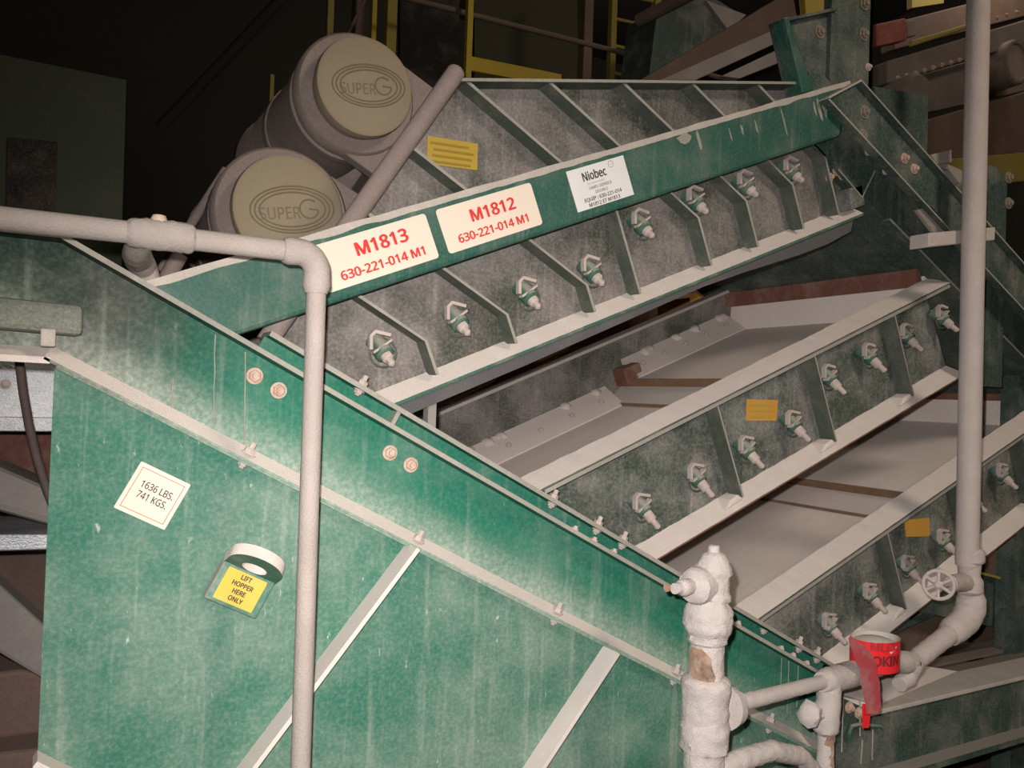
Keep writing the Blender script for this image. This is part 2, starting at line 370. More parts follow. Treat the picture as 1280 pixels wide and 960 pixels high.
b = MB(); b.ring(dn(2.037, 1.566, -.0028), DV, NV, .0085, .0006, 20, 5); b.build('emblem', 'inkg', s3)
text('IMG', .006, dn(2.037, 1.566, -.003), DV, NV, 'inkg', s3)
# paint worn off near the right end of the beam
for x, y, sx, sy in ((2.315, 1.577, .028, .016), (2.365, 1.560, .006, .03), (2.888, 1.545, .007, .036), (2.912, 1.54, .009, .03), (2.868, 1.55, .005, .02), (2.72, 1.535, .003, .045), (2.49, 1.55, .002, .02), (2.54, 1.555, .004, .015), (2.60, 1.55, .003, .02)):
    poly = []
    for i in range(11):
        t = 2*pi*i/11; k = random.uniform(.75, 1.2); poly.append(dn(x+sx*cos(t)*k, y+sy*sin(t)*k))
    MB().prism(poly, -.0008, .001).build('bare_patch', 'edge', beam)
# front rail: web, top flange, bottom flange
zl_t, zl_b = 1.862, 1.662
k0 = at(79, 294, -.03); k1 = at(40, 437, -.03)
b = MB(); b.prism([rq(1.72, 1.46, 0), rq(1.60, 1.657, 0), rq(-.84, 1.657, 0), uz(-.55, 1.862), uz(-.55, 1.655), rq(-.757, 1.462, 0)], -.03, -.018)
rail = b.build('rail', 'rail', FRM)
b = MB(); b.prism([rq(1.60, 1.653), rq(1.60, 1.663), rq(-.85, 1.663), uz(-.5, 1.867), uz(-.5, 1.857), rq(-.85, 1.653)], -.085, -.02, front=1)
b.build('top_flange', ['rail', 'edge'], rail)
def flange_tilt(r0, r1, qb, qf, vb, vf, t, name, mats, parent):
    q = MB(); k = q.add([rq(r, qq, v) for r in (r0, r1) for qq, v in ((qb, vb), (qf, vf), (qf-t, vf), (qb-t, vb))])
    q.face([k, k+1, k+5, k+4], 0); q.face([k+1, k+2, k+6, k+5], 1); q.face([k+2, k+3, k+7, k+6], 1); q.face([k+3, k, k+4, k+7], 1); q.face([k+3, k+2, k+1, k], 1); q.face([k+4, k+5, k+6, k+7], 1)
    return q.build(name, mats, parent)
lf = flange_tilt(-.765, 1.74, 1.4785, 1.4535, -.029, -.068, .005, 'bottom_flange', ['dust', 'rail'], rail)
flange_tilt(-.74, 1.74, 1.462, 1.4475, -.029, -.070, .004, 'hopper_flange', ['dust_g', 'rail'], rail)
b = MB(); k = b.add([uz(-.5, 1.668, -.028), uz(.0, 1.662, -.028), uz(.0, 1.642, -.068), uz(-.5, 1.648, -.068), uz(-.5, 1.655, -.028), uz(.0, 1.65, -.028), uz(.0, 1.63, -.068), uz(-.5, 1.636, -.068)])
for q in ((0, 1, 2, 3), (7, 6, 5, 4), (3, 2, 6, 7), (0, 4, 5, 1), (0, 3, 7, 4), (1, 5, 6, 2)): b.face([k+i for i in q])
b.build('level_flange', 'dust', rail)
# box tube on the level part of the rail
pA, pB = at(-40, 388, -.07), at(103, 402, -.07)
b = MB(); b.box(pA, (pB-pA).normalized(), VV, ZV, (0, (pB-pA).length), (-.03, .05), (-.028, .028)); b.build('box_tube', 'tubedust', rail, bevel=.010)
b = MB(); b.box(at(57, 420, -.07), UV, VV, ZV, (-.008, .016), (-.03, .03), (-.02, .012)); b.build('weld_tab', 'dust_g', rail, bevel=.003)
for x, y in ((318, 470), (348, 488), (487, 566), (513, 581)): inst('bolt', HEX, frz(at(x, y, -.031), -VV), rail)
for x, y in ((316, 562), (530, 670), (703, 763), (852, 838), (972, 896)):
    r, _ = toR(at(x, y, -.07)); inst('flange_bolt', NUT, frz(rq(r, 1.464, -.052), QV), rail); inst('bolt_head', HEXS, frz(rq(r, 1.447, -.056), -QV), rail)
for x, y in ((720, 662), (744, 676), (769, 690), (925, 779), (979, 809), (994, 818), (1011, 828)):
    r, _ = toR(at(x, y, -.06)); inst('bolt_head', HEXS, frz(rq(r, 1.662, -.055), QV), rail)
# runs of thin white scale on the rail
for x, y0, y1 in ((269, 418, 536), (216, 475, 512), (307, 440, 556), (977, 822, 880), (986, 826, 890), (998, 832, 884)):
    a, c = at(x, y0, -.031), at(x-2, y1, -.031); n = 5
    MB().sweep([a+(c-a)*(i/n)+UV*random.uniform(-.001, .001) for i in range(n+1)], [.0016, .0012, .0015, .0011, .0016, .0012], 6).build('scale_run', 'edge', rail)
# inner rail
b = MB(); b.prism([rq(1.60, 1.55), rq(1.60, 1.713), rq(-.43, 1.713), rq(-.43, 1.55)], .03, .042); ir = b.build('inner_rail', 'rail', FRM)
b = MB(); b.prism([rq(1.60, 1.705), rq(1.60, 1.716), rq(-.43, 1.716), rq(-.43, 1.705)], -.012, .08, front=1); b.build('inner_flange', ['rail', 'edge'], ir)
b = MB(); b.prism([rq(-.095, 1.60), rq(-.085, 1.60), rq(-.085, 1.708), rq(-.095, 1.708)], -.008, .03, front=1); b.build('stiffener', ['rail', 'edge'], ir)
for x, y in ((453, 478), (692, 619), (748, 651), (780, 669), (999, 800), (1021, 814)):
    r, _ = toR(at(x, y, .02)); inst('flange_bolt', NUT, frz(rq(r, 1.716, .016), QV), ir); inst('bolt_head', HEXS, frz(rq(r, 1.705, .010), -QV), ir)
inst('bolt_head', HEXS, frz(rq(toR(at(953, 783, .02))[0], 1.700, .010), -QV), ir)
# back post: channel, backing plate, end plate
qL, qR = toR(at(1160, 259, -.03))[1], toR(at(1160, 195.6, -.03))[1]; rT0, rT1 = toR(at(1034, 122, -.03))[0], toR(at(1077, 99, -.03))[0]
b = MB(); b.prism([rq(rT0, qL), rq(rT1, qR), rq(2.6, qR), rq(2.6, qL)], -.012, -.002); post = b.build('post', 'post', FRM)
for q0, r0 in ((qL, rT0), (qR, rT1)):
    b = MB(); b.prism([rq(r0, q0-.003), rq(r0, q0+.003), rq(2.6, q0+.003), rq(2.6, q0-.003)], -.034, -.002, front=1); b.build('post_flange', ['post', 'edge'], post)
b = MB(); b.prism([rq(rT0-.004, qL-.002), rq(rT1-.004, qR+.002), rq(rT1+.003, qR+.002), rq(rT0+.003, qL-.002)], -.034, .0); b.build('post_cap', 'dust_g', post)
for x, y in ((1080, 140), (1077, 170), (1130, 198), (1142, 211)): inst('bolt', HEXB if y < 180 else HEX, frz(at(x, y, -.012), -VV), post)
b = MB(); b.prism([rq(.62, 3.172), rq(.66, 3.40), rq(2.7, 3.40), rq(2.7, 3.172)], .085, .10, front=0); bp_ = b.build('backing_plate', 'post', FRM)
b = MB(); b.prism([rq(1.20, 3.168), rq(1.20, 3.176), rq(2.7, 3.176), rq(2.7, 3.168)], .072, .10, front=1); b.build('backing_edge', ['post', 'edge'], bp_)
b = MB(); b.prism([rq(.7, 3.176), rq(.7, 3.19), rq(3.1, 3.19), rq(3.1, 3.176)], .10, 1.30); b.build('end_plate', 'post', FRM)
for x, y in ((1106, 214), (1084, 190)): inst('bolt', HEXS, frz(at(x, y, .084), -VV), bp_)
# notched guard plate beside the top deck end
a1, a2, a3 = at(1046, 212, .075), at(1076, 247, .075), at(1092, 214, .075)
b = MB(); b.prism([a1, a2, a3, at(1070, 178, .075), at(1040, 180, .075)], .07, .085); b.build('guard_plate', 'post', FRM)
for p, q in ((a1, a2), (a2, a3)): MB().cyl(p-VV*.006, q-VV*.006, .0022, n=6).build('guard_edge', 'edge', FRM)
# upright and bracket above the beam
b = MB(); b.box(Z0, UV, VV, ZV, (2.236, 2.446), (.10, .115), (2.45, 3.4)); up_ = b.build('upright', 'post', FRM)
b = MB(); b.box(Z0, UV, VV, ZV, (2.43, 2.446), (.10, .30), (2.45, 3.4)); b.build('upright_flange', 'post', up_)
b = MB(); b.box(Z0, UV, VV, ZV, (2.47, 2.60), (.32, .335), (2.3, 2.86)); b.build('gusset', 'post', FRM)
b = MB(); b.prism([dn(2.905, 1.61), dn(3.20, 1.61), dn(3.20, 1.849), dn(2.905, 1.849)], .115, .127); br = b.build('bracket', 'post', FRM)
b = MB(); b.prism([dn(2.905, 1.61), dn(2.96, 1.61), dn(2.925, 1.849), dn(2.905, 1.849)], .06, .115); b.build('bracket_flange', 'beam', br, bevel=.004)
b = MB(); b.prism([dn(2.905, 1.842), dn(3.20, 1.842), dn(3.20, 1.851), dn(2.905, 1.851)], .085, .127); b.build('bracket_lip', 'post', br)
inst('bolt', HEXB, frz(at(1024, 40, .115), -VV), br)
for x, y in ((1079, 43), (1080, 5), (1085, 84)): inst('bolt', HEXB if y != 84 else HEXS, frz(at(x, y, .10), -VV), up_)
b = MB(); b.prism([at(1092, 108, .16), at(1160, 120, .16), at(1159, 195, .16), at(1110, 170, .16)], .16, .172); b.build('gusset', 'post', FRM)
# rear upright with rounded head
b = MB(); b.prism([uz(2.93, 1.7), uz(3.18, 1.7), uz(3.18, 2.50), uz(3.10, 2.535), uz(2.93, 2.53)], .05, .065); ru = b.build('rear_upright', 'post', FRM)
for x, y in ((1260, 222), (1260, 254), (1260, 340), (1261, 366)): inst('bolt', HEXB if y < 350 else HEX, frz(at(x, y, .05 if y < 300 else .03), -VV), ru)
# pipe clamp on the post
b = MB(); b.prism([at(1142, 263, .0), at(1160, 259, .0), at(1187, 290, .0), at(1165, 294, .0)], -.012, .0); cl = b.build('clamp_plate', 'mudgrey', FRM)
b = MB(); c0 = at(1157, 300, -.07); c1 = at(1240, 292, -.07); b.box(c0, (c1-c0).normalized(), VV, ZV, (0, (c1-c0).length), (-.012, .06), (-.025, .022)); b.build('clamp_bar', 'piper', FRM, bevel=.004)
b = MB(); b.prism([at(1161, 194, .0), at(1186, 188, .0), at(1186, 203, .0), at(1168, 206, .0)], -.01, .0); b.build('tag_plate', 'pipe', FRM)
for pp in (((1163, 208), (1175, 205), (1196, 214), (1199, 226), (1193, 231), (1180, 214)), ((1196, 232), (1208, 222), (1210, 246), (1200, 236))):
    MB().prism([at(x, y, .02) for x, y in pp], .0, .03).build('mud_lump', 'mudgrey', FRM, bevel=.004)
# far side of the frame
b = MB(); b.prism([dn(.9, 1.446), dn(3.03, 1.446), dn(3.1, 1.602), dn(.9, 1.602)], 1.22, 1.32); b.build('far_beam', 'post', FRM)
b = MB(); b.prism([rq(2.0, 1.5), rq(2.0, 1.7), rq(-.8, 1.7), rq(-.8, 1.5)], 1.25, 1.30); b.build('far_rail', 'post', FRM)
# legs down to the floor
for u, v, zt in ((.1, .02, 1.70), (.1, 1.28, 1.70), (1.95, .06, .74), (1.95, 1.28, .70), (3.55, .2, 1.95), (3.55, 1.2, 1.9)):
    MB().box(uz(u, 0, v), UV, VV, ZV, (-.05, .05), (-.04, .04), (0, zt)).build('leg', 'post', FRM)

# ================================================================== screen decks
AX = (-VV-NV).normalized()
def tb_boss():
    q = MB(); q.lathe(-AX*.04-NV*.006, AX, [(.024, 0), (.024, .056), (.020, .060)], 16)
    return q.mesh('tension_boss', 'boss', True)
def tb_bolt(l):
    q = MB(); q.lathe(AX*.012-NV*.006, AX, [(.0150, 0), (.0150, l), (.0115, l+.004)], 12, jit=.10); q.lathe(AX*(.012+l)-NV*.006, AX, [(.0095, 0), (.0095, l*.85), (.005, l*.85+.005)], 10, jit=.10)
    return q.mesh('tension_nut', 'bolt', True)
def tb_hood():
    """bent strip forming a pointed hood over the boss"""
    q = MB(); o = NV*.018-VV*.004
    pts = [(-.030, -.010), (-.019, .020), (-.005, .026), (.028, .006)]
    t = .0040
    for (x0, y0), (x1, y1) in zip(pts, pts[1:]):
        a = DV*x0+NV*y0; c = DV*x1+NV*y1; d = (c-a).normalized(); nn = d.cross(VV).normalized()
        q.box(o+a, d, nn, -VV, (-.001, (c-a).length+.001), (-t, t), (-.003, .012))
    q.box(o-NV*.001, (DV*.056+NV*.014).normalized(), NV, -VV, (-.029, .027), (-.014, -.0085), (-.003, .016))
    return q.mesh('tension_hood', 'bolt')
TBO, TBS, TBL, TBH = tb_boss(), tb_bolt(.020), tb_bolt(.032), tb_hood()
def tension_bolts(parent, lst, v, short=False):
    for d, n in lst:
        p = dn(d, n, v); a = inst('tension_bolt', TBO, Matrix.Translation(p), parent)
        for nm, me in (('nut', TBS if short else TBL), ('hood', TBH)): inst(nm, me, Matrix.Translation(p), a)
        b = MB(); b.ring(dn(d, n-.012, v+.0005), DV, NV, .034, .003, 18, 5); b.build('weld_ring', 'rib', a)
PV = .14
# ---------------- top deck
D1 = thing('screen_deck', 'topmost screen deck, tall ribbed side plate behind the beam with the signs', 'screen deck', dn(2.1, 1.2, .6), 'sloping screen decks')
b = MB(); b.prism([dn(1.02, 1.40), dn(1.245, 1.195), dn(3.085, 1.195), dn(3.10, 1.27), dn(2.96, 1.66), dn(1.715, 1.885)], PV, PV+.012); sp = b.build('side_plate', 'plate', D1)
b = MB(); b.prism([dn(1.02, 1.40), dn(1.245, 1.195), dn(3.085, 1.195), dn(3.10, 1.27), dn(2.96, 1.66), dn(1.715, 1.885)], 1.13, 1.142); b.build('far_side_plate', 'plate', D1)
def topN(d): return 1.876-(d-1.72)*.189
def rib_poly(d, kn, w=.004):
    s = 1.24
    f_ = lambda n: d-(n-kn)/s if n > kn else d
    # meet the top edge or the tube
    n = kn
    while n < topN(f_(n)) and not (f_(n) < 1.04+(n-1.38)*1.365): n += .004
    e = f_(n)
    return [dn(d-w, 1.20), dn(d+w, 1.20), dn(d+w, kn), dn(e+w*1.4, n), dn(e-w*1.4, n), dn(d-w, kn)]
for d, kn in ((1.408, 1.288), (1.648, 1.278), (1.914, 1.277), (2.082, 1.445), (2.368, 1.347), (2.574, 1.347), (2.790, 1.345), (2.97, 1.40)):
    MB().prism(rib_poly(d, kn), .085, PV+.002, front=1).build('rib', ['rib', 'edge'], D1)
p0, p1 = dn(1.04, 1.41, .085), dn(1.717, 1.893, .085)
b = MB(); b.cyl(p0, p1, .024, n=18); tb_ = b.build('corner_tube', 'motor', D1, True)
b = MB(); b.lathe(p1, p1-p0, [(.024, 0), (.022, .006), (.012, .014), (.002, .016)], 18); b.build('tube_end', 'motor', tb_, True)
b = MB(); b.prism([dn(1.72, topN(1.72)), dn(2.97, topN(2.97)), dn(2.97, topN(2.97)-.008), dn(1.72, topN(1.72)-.008)], .075, PV+.01, front=1); b.build('top_flange', ['rib', 'edge'], D1)
def deck_flange(name, d0, d1, nb, nf, vb, vf, t, parent, m_=('dust', 'boss')):
    q = MB(); N_ = 110; k = len(q.v)
    for i in range(N_+1):
        d = d0+(d1-d0)*i/N_; j = .0022*mnoise.noise(Vector((d*22, nb*9, 1)))
        q.add([dn(d, nb+j+.004, vb), dn(d, nf+j*.4, vf), dn(d, nf-t, vf), dn(d, nb-t, vb)])
    for i in range(N_):
        a = k+4*i; c = a+4
        q.face([a, a+1, c+1, c], 0); q.face([a+1, a+2, c+2, c+1], 1); q.face([a+2, a+3, c+3, c+2], 1); q.face([a+3, a, c, c+3], 1)
    q.face([k, k+3, k+2, k+1], 1); e = k+4*N_; q.face([e, e+1, e+2, e+3], 1)
    return q.build(name, list(m_), parent)
deck_flange('bottom_flange', 1.235, 3.09, 1.204, 1.1735, PV, .085, .008, D1)
# rubber skirt under the top deck
SKIRT = ((3.055, 1.165), (3.025, 1.128), (2.90, 1.119), (2.76, 1.122), (2.50, 1.139), (2.33, 1.146), (1.67, 1.133), (1.28, 1.131))
b = MB(); pl = [dn(1.28, 1.170), dn(3.05, 1.170)]+[dn(d, n) for d, n in SKIRT]
b.prism(pl, .10, .115); b.build('skirt', 'skirt', D1)
b = MB(); b.box(dn(1.38, 1.12, .12), DV, VV, ZV, (-.012, .012), (0, .03), (-.17, .02)); b.build('skirt_post', 'mudgrey', D1)
b = MB(); b.prism([dn(1.25, 1.19), dn(3.09, 1.19), dn(3.09, 1.20), dn(1.25, 1.20)], PV, 1.14); b.build('pan', 'plate', D1)
tension_bolts(D1, [(1.299, 1.307), (1.516, 1.311), (1.736, 1.310), (1.954, 1.307)] + [(2.168, 1.384), (2.390, 1.397), (2.606, 1.394), (2.819, 1.388)], PV-.035, True)
# warning label
lb = MB().prism([at(534, 170, PV), at(597, 180, PV), at(596, 213, PV), at(533, 205, PV)], PV-.0025, PV-.0005).build('warning_label', 'yeld', D1)
def label_lines(parent, pts, v, m_, n=4):
    c = [at(x, y, v) for x, y in pts]
    for i in range(n):
        t = (i+.75)/(n+.5); t1 = t+.085; s0 = random.uniform(.06, .16); s1_ = random.uniform(.82, .94)
        L_ = lambda s, tt: (c[0]*(1-s)+c[1]*s)*(1-tt)+(c[3]*(1-s)+c[2]*s)*tt
        MB().prism([L_(s0, t), L_(s1_, t), L_(s1_, t1), L_(s0, t1)], v-.0012, v).build('print_line', m_, parent)
label_lines(lb, [(534, 170), (597, 180), (596, 213), (533, 205)], PV-.0026, 'inky')
# end piece at right
b = MB(); b.prism([dn(3.02, 1.20), dn(3.09, 1.20), dn(3.10, 1.27), dn(3.03, 1.27)], .07, PV); b.build('end_lug', 'plate2', D1, bevel=.004)
for x, y in ((1045, 214), (1052, 219), (1036, 222)): inst('bolt', HEX, frz(at(x, y, .10), -VV), D1)

# ---------------- lower decks
FV = 1.15
def lower_deck(D0, N0, label, lbl, ribs, bolts, dmax):
    T = thing('screen_deck', label, 'screen deck', dn(D0+.9, N0, .6), 'sloping screen decks')
    X = lambda d, n, v=0: dn(D0+d, N0+n, v)
    e = dmax-D0
    # near side plate follows the rail at its low end
    MB().prism([X(.01, 0), X(e, 0), X(e-.02, .318), X(-.27, .318)], PV, PV+.012).build('side_plate', 'plate2', T)
    deck_flange('bottom_flange', D0+.005, dmax, N0+.005, N0-.0245, PV, .070, .005, T, ('dust', 'rust'))
    tf = deck_flange('top_flange', D0-.275, dmax+.03, N0+.344, N0+.321, PV+.012, .070, .005, T, ('dust', 'rib'))
    MB().prism([X(-.26, .305), X(e+.02, .305), X(e+.02, .316), X(-.26, .316)], .068, PV, front=1).build('flange_lip', ['rib', 'edge'], tf)
    for d in ribs:
        MB().prism([X(d-.003, .0), X(d+.003, .0), X(d+.003, .312), X(d-.003, .312)], .078, PV, front=1).build('rib', ['rib', 'edge'], T)
        q = MB(); q.prism([X(d-.075, -.010), X(d+.004, -.010), X(d-.012, .014), X(d-.045, .010)], .080, PV); q.build('mud_heap', 'dust', T, bevel=.006)
    tension_bolts(T, [(D0+d, N0+n) for d, n in bolts], PV-.035)
    # screens, step between them and far wall
    SN0, SN1 = .145, .225
    ds = .83      # the step along the deck
    NP = 1
    MB().prism([X(-.20, SN0-.01), X(ds, SN0-.01), X(ds, SN0), X(-.20, SN0)], PV+.012, FV).build('screen_panel', 'screen', T)
    MB().prism([X(ds, SN1-.01), X(e+.02, SN1-.01), X(e+.02, SN1), X(ds, SN1)], PV+.012, FV).build('screen_panel', 'screen', T)
    MB().prism([X(ds-.004, SN0-.01), X(ds+.004, SN0-.01), X(ds+.004, SN1+.004), X(ds-.004, SN1+.004)], PV+.012, FV).build('step_board', 'brown', T)
    MB().prism([X(ds-.10, SN0), X(ds-.005, SN0), X(ds-.005, SN1-.028), X(ds-.10, SN0+.012)], PV+.012, FV).build('step_ledge', 'clampm', T)
    MB().prism([X(ds-.104, SN0), X(ds-.1, SN0), X(ds-.1, SN0+.013), X(ds-.104, SN0+.013)], PV+.012, FV).build('ledge_edge', 'brown', T)
    # far wall with dusty cap and clamp strips
    MB().prism([X(-.1, .0), X(e+.05, .0), X(e+.05, .410), X(-.12, .410)], FV, FV+.02).build('far_wall', 'plate', T)
    MB().prism([X(-.12, .400), X(e+.05, .400), X(e+.05, .415), X(-.12, .415)], FV-.035, FV+.05).build('far_wall_cap', 'dust_g', T, bevel=.004)
    for a, c, sn in ((-.06, ds-.09, SN0), (ds+.03, e-.06, SN1)):
        q = MB(); k = q.add([X(d, n, v) for d in (a, c) for n, v in ((sn+.085, FV-.002), (sn+.070, FV-.02), (sn+.006, FV-.105), (sn-.002, FV-.105), (sn-.002, FV-.002))])
        for i in range(5): j = (i+1) % 5; q.face([k+i, k+j, k+5+j, k+5+i])
        q.face([k+4, k+3, k+2, k+1, k]); q.face([k+5, k+6, k+7, k+8, k+9])
        st = q.build('clamp_strip', 'clampm', T)
        nb = 5
        for i in range(nb):
            inst('bolt', HEXS, frz(X(a+(c-a)*(i+.5)/nb, sn+.042, FV-.062), NV*.8-VV*.6), st)
        for i in range(7):
            q = MB(); q.lathe(X(a+(c-a)*random.random(), sn+.084, FV-.012), NV-VV*.4, [(.026, -.012), (.020, .000), (.011, .005), (.002, .006)], 11, jit=.30); q.build('mud_lump', 'clampm', st, True)
    # rusty corner block at the step and end wall at the high end
    MB().box(X(ds, SN1, FV-.06), DV, NV, VV, (-.03, .06), (-.02, .06), (-.03, .06)).build('corner_block', 'rust', T, bevel=.005)
    MB().prism([X(e-.06, SN1), X(e-.02, SN1), X(e+.04, .40), X(e+.03, .40)], PV+.012, FV).build('end_wall', 'screen', T)
    MB().prism([X(e-.045, .335), X(e-.01, .335), X(e-.01, .40), X(e-.03, .40)], PV+.012, FV).build('end_rim', 'rust', T)
    return T
RB = (.395, .845, 1.275)
BL = [(.045+i*.2185, .123) for i in range(4)] + [(.045+i*.2165, .206) for i in range(4, 8)]
D2 = lower_deck(1.845, .494, 'middle screen deck with muddy screens and a yellow label on its side', None, RB, BL, 3.42)
lb = MB().prism([at(933, 499, PV), at(972, 500, PV), at(970, 526, PV), at(932, 526, PV)], PV-.0025, PV-.0005).build('warning_label', 'orange', D2)
label_lines(lb, [(933, 499), (972, 500), (970, 526), (932, 526)], PV-.0026, 'yeld', 3)
D3 = lower_deck(2.428, -.204, 'lowest screen deck, at the right behind the red tape and handwheel', None, RB, BL, 4.05)
lb = MB().prism([at(1130, 650, PV), at(1161, 647, PV), at(1162, 670, PV), at(1132, 671, PV)], PV-.0025, PV-.0005).build('warning_label', 'orange', D3)

# ================================================================== vibrating motors
def motor(cx, cy, v0, r, label, loc, ln):
    T = thing('vibrating_motor', label, 'motor', loc, 'vibrating motors on the top deck')
    c = at(cx, cy, v0)
    b = MB(); b.lathe(c, VV, [(r*.93, 0), (r*.985, .006), (r, .018), (r, .034)], 48); cap = b.build('end_cap', 'cap', T, True)
    f_ = MB()
    ex = (DV*.93-NV*.37).normalized(); ey = VV.cross(ex)*-1
    ex, ey = UV*.985+ZV*.17, -UV*.17+ZV*.985
    for (a, h, oy) in ((.60, .31, 0), (.68, .37, .01), (.76, .42, .02)):
        pts = [c-VV*.0005+ex*(a*r*cos(t)+.06*r)+ey*(h*r*sin(t)) for t in [2*pi*i/40 for i in range(41)]]
        f_.sweep(pts, .0022, 6)
    f_.build('emblem_ring', 'caplet', cap, True)
    text('SUPER', .058*r/.14, c-VV*.0012+ex*(-.18*r)-ey*.01, ex, ey, 'caplet', cap, .0005, .82)
    g_ = MB(); pts = [c-VV*.0008+ex*(.36*r+.17*r*cos(t))+ey*(.17*r*sin(t)) for t in [radians(45+i*11) for i in range(29)]]
    pts.append(c-VV*.0008+ex*(.36*r)+ey*(-.0)); g_.sweep(pts, .0022, 6); g_.build('emblem_letter', 'caplet', cap, True)
    b = MB(); b.lathe(c+VV*.03, VV, [(r*.94, 0), (r*.94, .07)], 40); b.build('cap_groove', 'motor', T, True)
    b = MB(); b.lathe(c+VV*.075, VV, [(r*1.20, 0), (r*1.26, .012), (r*1.26, .05), (r*1.18, .06), (r*1.18, .085), (r*1.23, .09), (r*1.23, .13)], 48); b.build('end_flange', 'motor', T, True)
    b = MB(); b.lathe(c+VV*.20, VV, [(r*1.10, 0), (r*1.16, .10), (r*1.16, ln-.08), (r*1.22, ln-.07), (r*1.22, ln), (r*1.05, ln+.03)], 40); body = b.build('motor_body', 'motor', T, True)
    tv = (DV*.806+NV*.59).normalized(); nv_ = VV.cross(tv); nv_ = nv_ if nv_.z < 0 else -nv_     # down to the base
    for o_ in (.085, .50):
        q = MB(); P = [c+tv*(r*1.2*cos(t))-nv_*(r*1.2*sin(t)) for t in [pi*i/14 for i in range(15)]]
        P += [c-tv*r*1.1+nv_*r*1.42, c+tv*r*1.35+nv_*r*1.42]
        q.prism(P, c.y+o_, c.y+o_+.05); q.build('foot', 'motor', T, bevel=.006)
    q = MB(); q.box(c+nv_*r*1.42+VV*.08, tv, VV, nv_, (-r*1.25, r*1.35), (0, .52), (0, .03)); q.build('base_plate', 'motor', T, bevel=.004)
    return T
motor(458, 107, .42, .140, 'upper dust-covered vibrating motor, its round end cap high behind the tube', dn(1.7, 1.78, .7), .80)
motor(362, 262, .42, .148, 'lower dust-covered vibrating motor, its end cap just above the left pipe', dn(1.35, 1.5, .7), .50)
MT = thing('motor_mount', 'dusty sloping mounting frame under the two vibrating motors', 'mount', dn(1.4, 1.5, .7))
tv = (DV*.806+NV*.59).normalized(); nv_ = Vector((tv.z, 0, -tv.x))
mc = (at(458, 107, .42)+at(362, 262, .42))/2
b = MB(); b.box(mc+nv_*.25, tv, VV, nv_, (-.50, .42), (.02, .66), (0, .04)); b.build('mount_plate', 'motor', MT, bevel=.005)
for v in (.03, .60): MB().box(mc+nv_*.29, tv, VV, nv_, (-.45, .36), (v, v+.03), (0, .22)).build('mount_web', 'motor', MT)
q0, q1 = at(200, 340, .75), at(283, 212, .75); MB().cyl(q0, q1, .014, n=10).build('brace_rod', 'motor', MT, True)
q0, q1 = at(206, 352, .55), at(225, 318, .55); MB().cyl(q0, q1, .022, n=10).build('brace_rod', 'motor', MT, True)

# ================================================================== hopper
HP = thing('hopper', 'big green hopper panel at lower left with weight sticker and slanting stiffeners', 'hopper', uz(.9, 0, 0))
HV = -.045
b = MB(); b.prism([uz(.008, 1.618), uz(.008, .25), uz(1.9, .25), rq(1.74, 1.30), rq(1.74, 1.455), rq(-.735, 1.455)], HV, HV+.012, side=1); pn = b.build('panel', ['hopper', 'edge'], HP)
b = MB(); b.box(uz(.25, 0, HV+.012), UV, VV, ZV, (0, .012), (0, .3), (.25, 1.30)); b.build('end_panel', 'hopper', HP)
for (xa, ya), (xb, yb) in (((504, 684), (297, 958)), ((751, 812), (653, 960))):
    a, c = at(xa, ya, HV), at(xb, yb, HV); d = (c-a).normalized(); a = a-d*.012; c = c+d*.5; n = Vector((d.z, 0, -d.x)); n = n if n.z > 0 else -n
    q = MB(); q.box(a, d, -VV, n, (0, (c-a).length), (-.002, .062), (-.010, 0)); q.build('stiffener', 'dust', HP)
# lower ledge in the corner
a, c = at(47, 938, HV), at(140, 985, HV); d = (c-a).normalized(); n = Vector((-d.z, 0, d.x))
MB().box(a, d, -VV, n, (0, .5), (-.002, .05), (-.012, 0)).build('ledge', 'dust', HP)
# weight sticker
def plate_rq(name, r0, r1, q0, q1, v, mt, parent, t=.0015, rr=.002): return MB().prism(rrect(lambda x, y: rq(x, y), r0, r1, q0, q1, rr, 2), v-t, v).build(name, mt, parent)
st = plate_rq('weight_sticker', -.524, -.420, 1.2615, 1.3605, HV, 'sign', HP)
for (x0, x1, y0, y1) in ((-.516, -.428, 1.3515, 1.3525), (-.516, -.428, 1.2695, 1.2705), (-.516, -.515, 1.2695, 1.3525), (-.429, -.428, 1.2695, 1.3525)):
    MB().prism([rq(x0, y0), rq(x1, y0), rq(x1, y1), rq(x0, y1)], HV-.0022, HV-.001).build('border_line', 'red', st)
text('1636 LBS.', .0260, rq(-.470, 1.3235, HV-.0024), RV, QV, 'ink', st, .0003, .80)
text('741 KGS.', .0260, rq(-.470, 1.3030, HV-.0024), RV, QV, 'ink', st, .0003, .80)
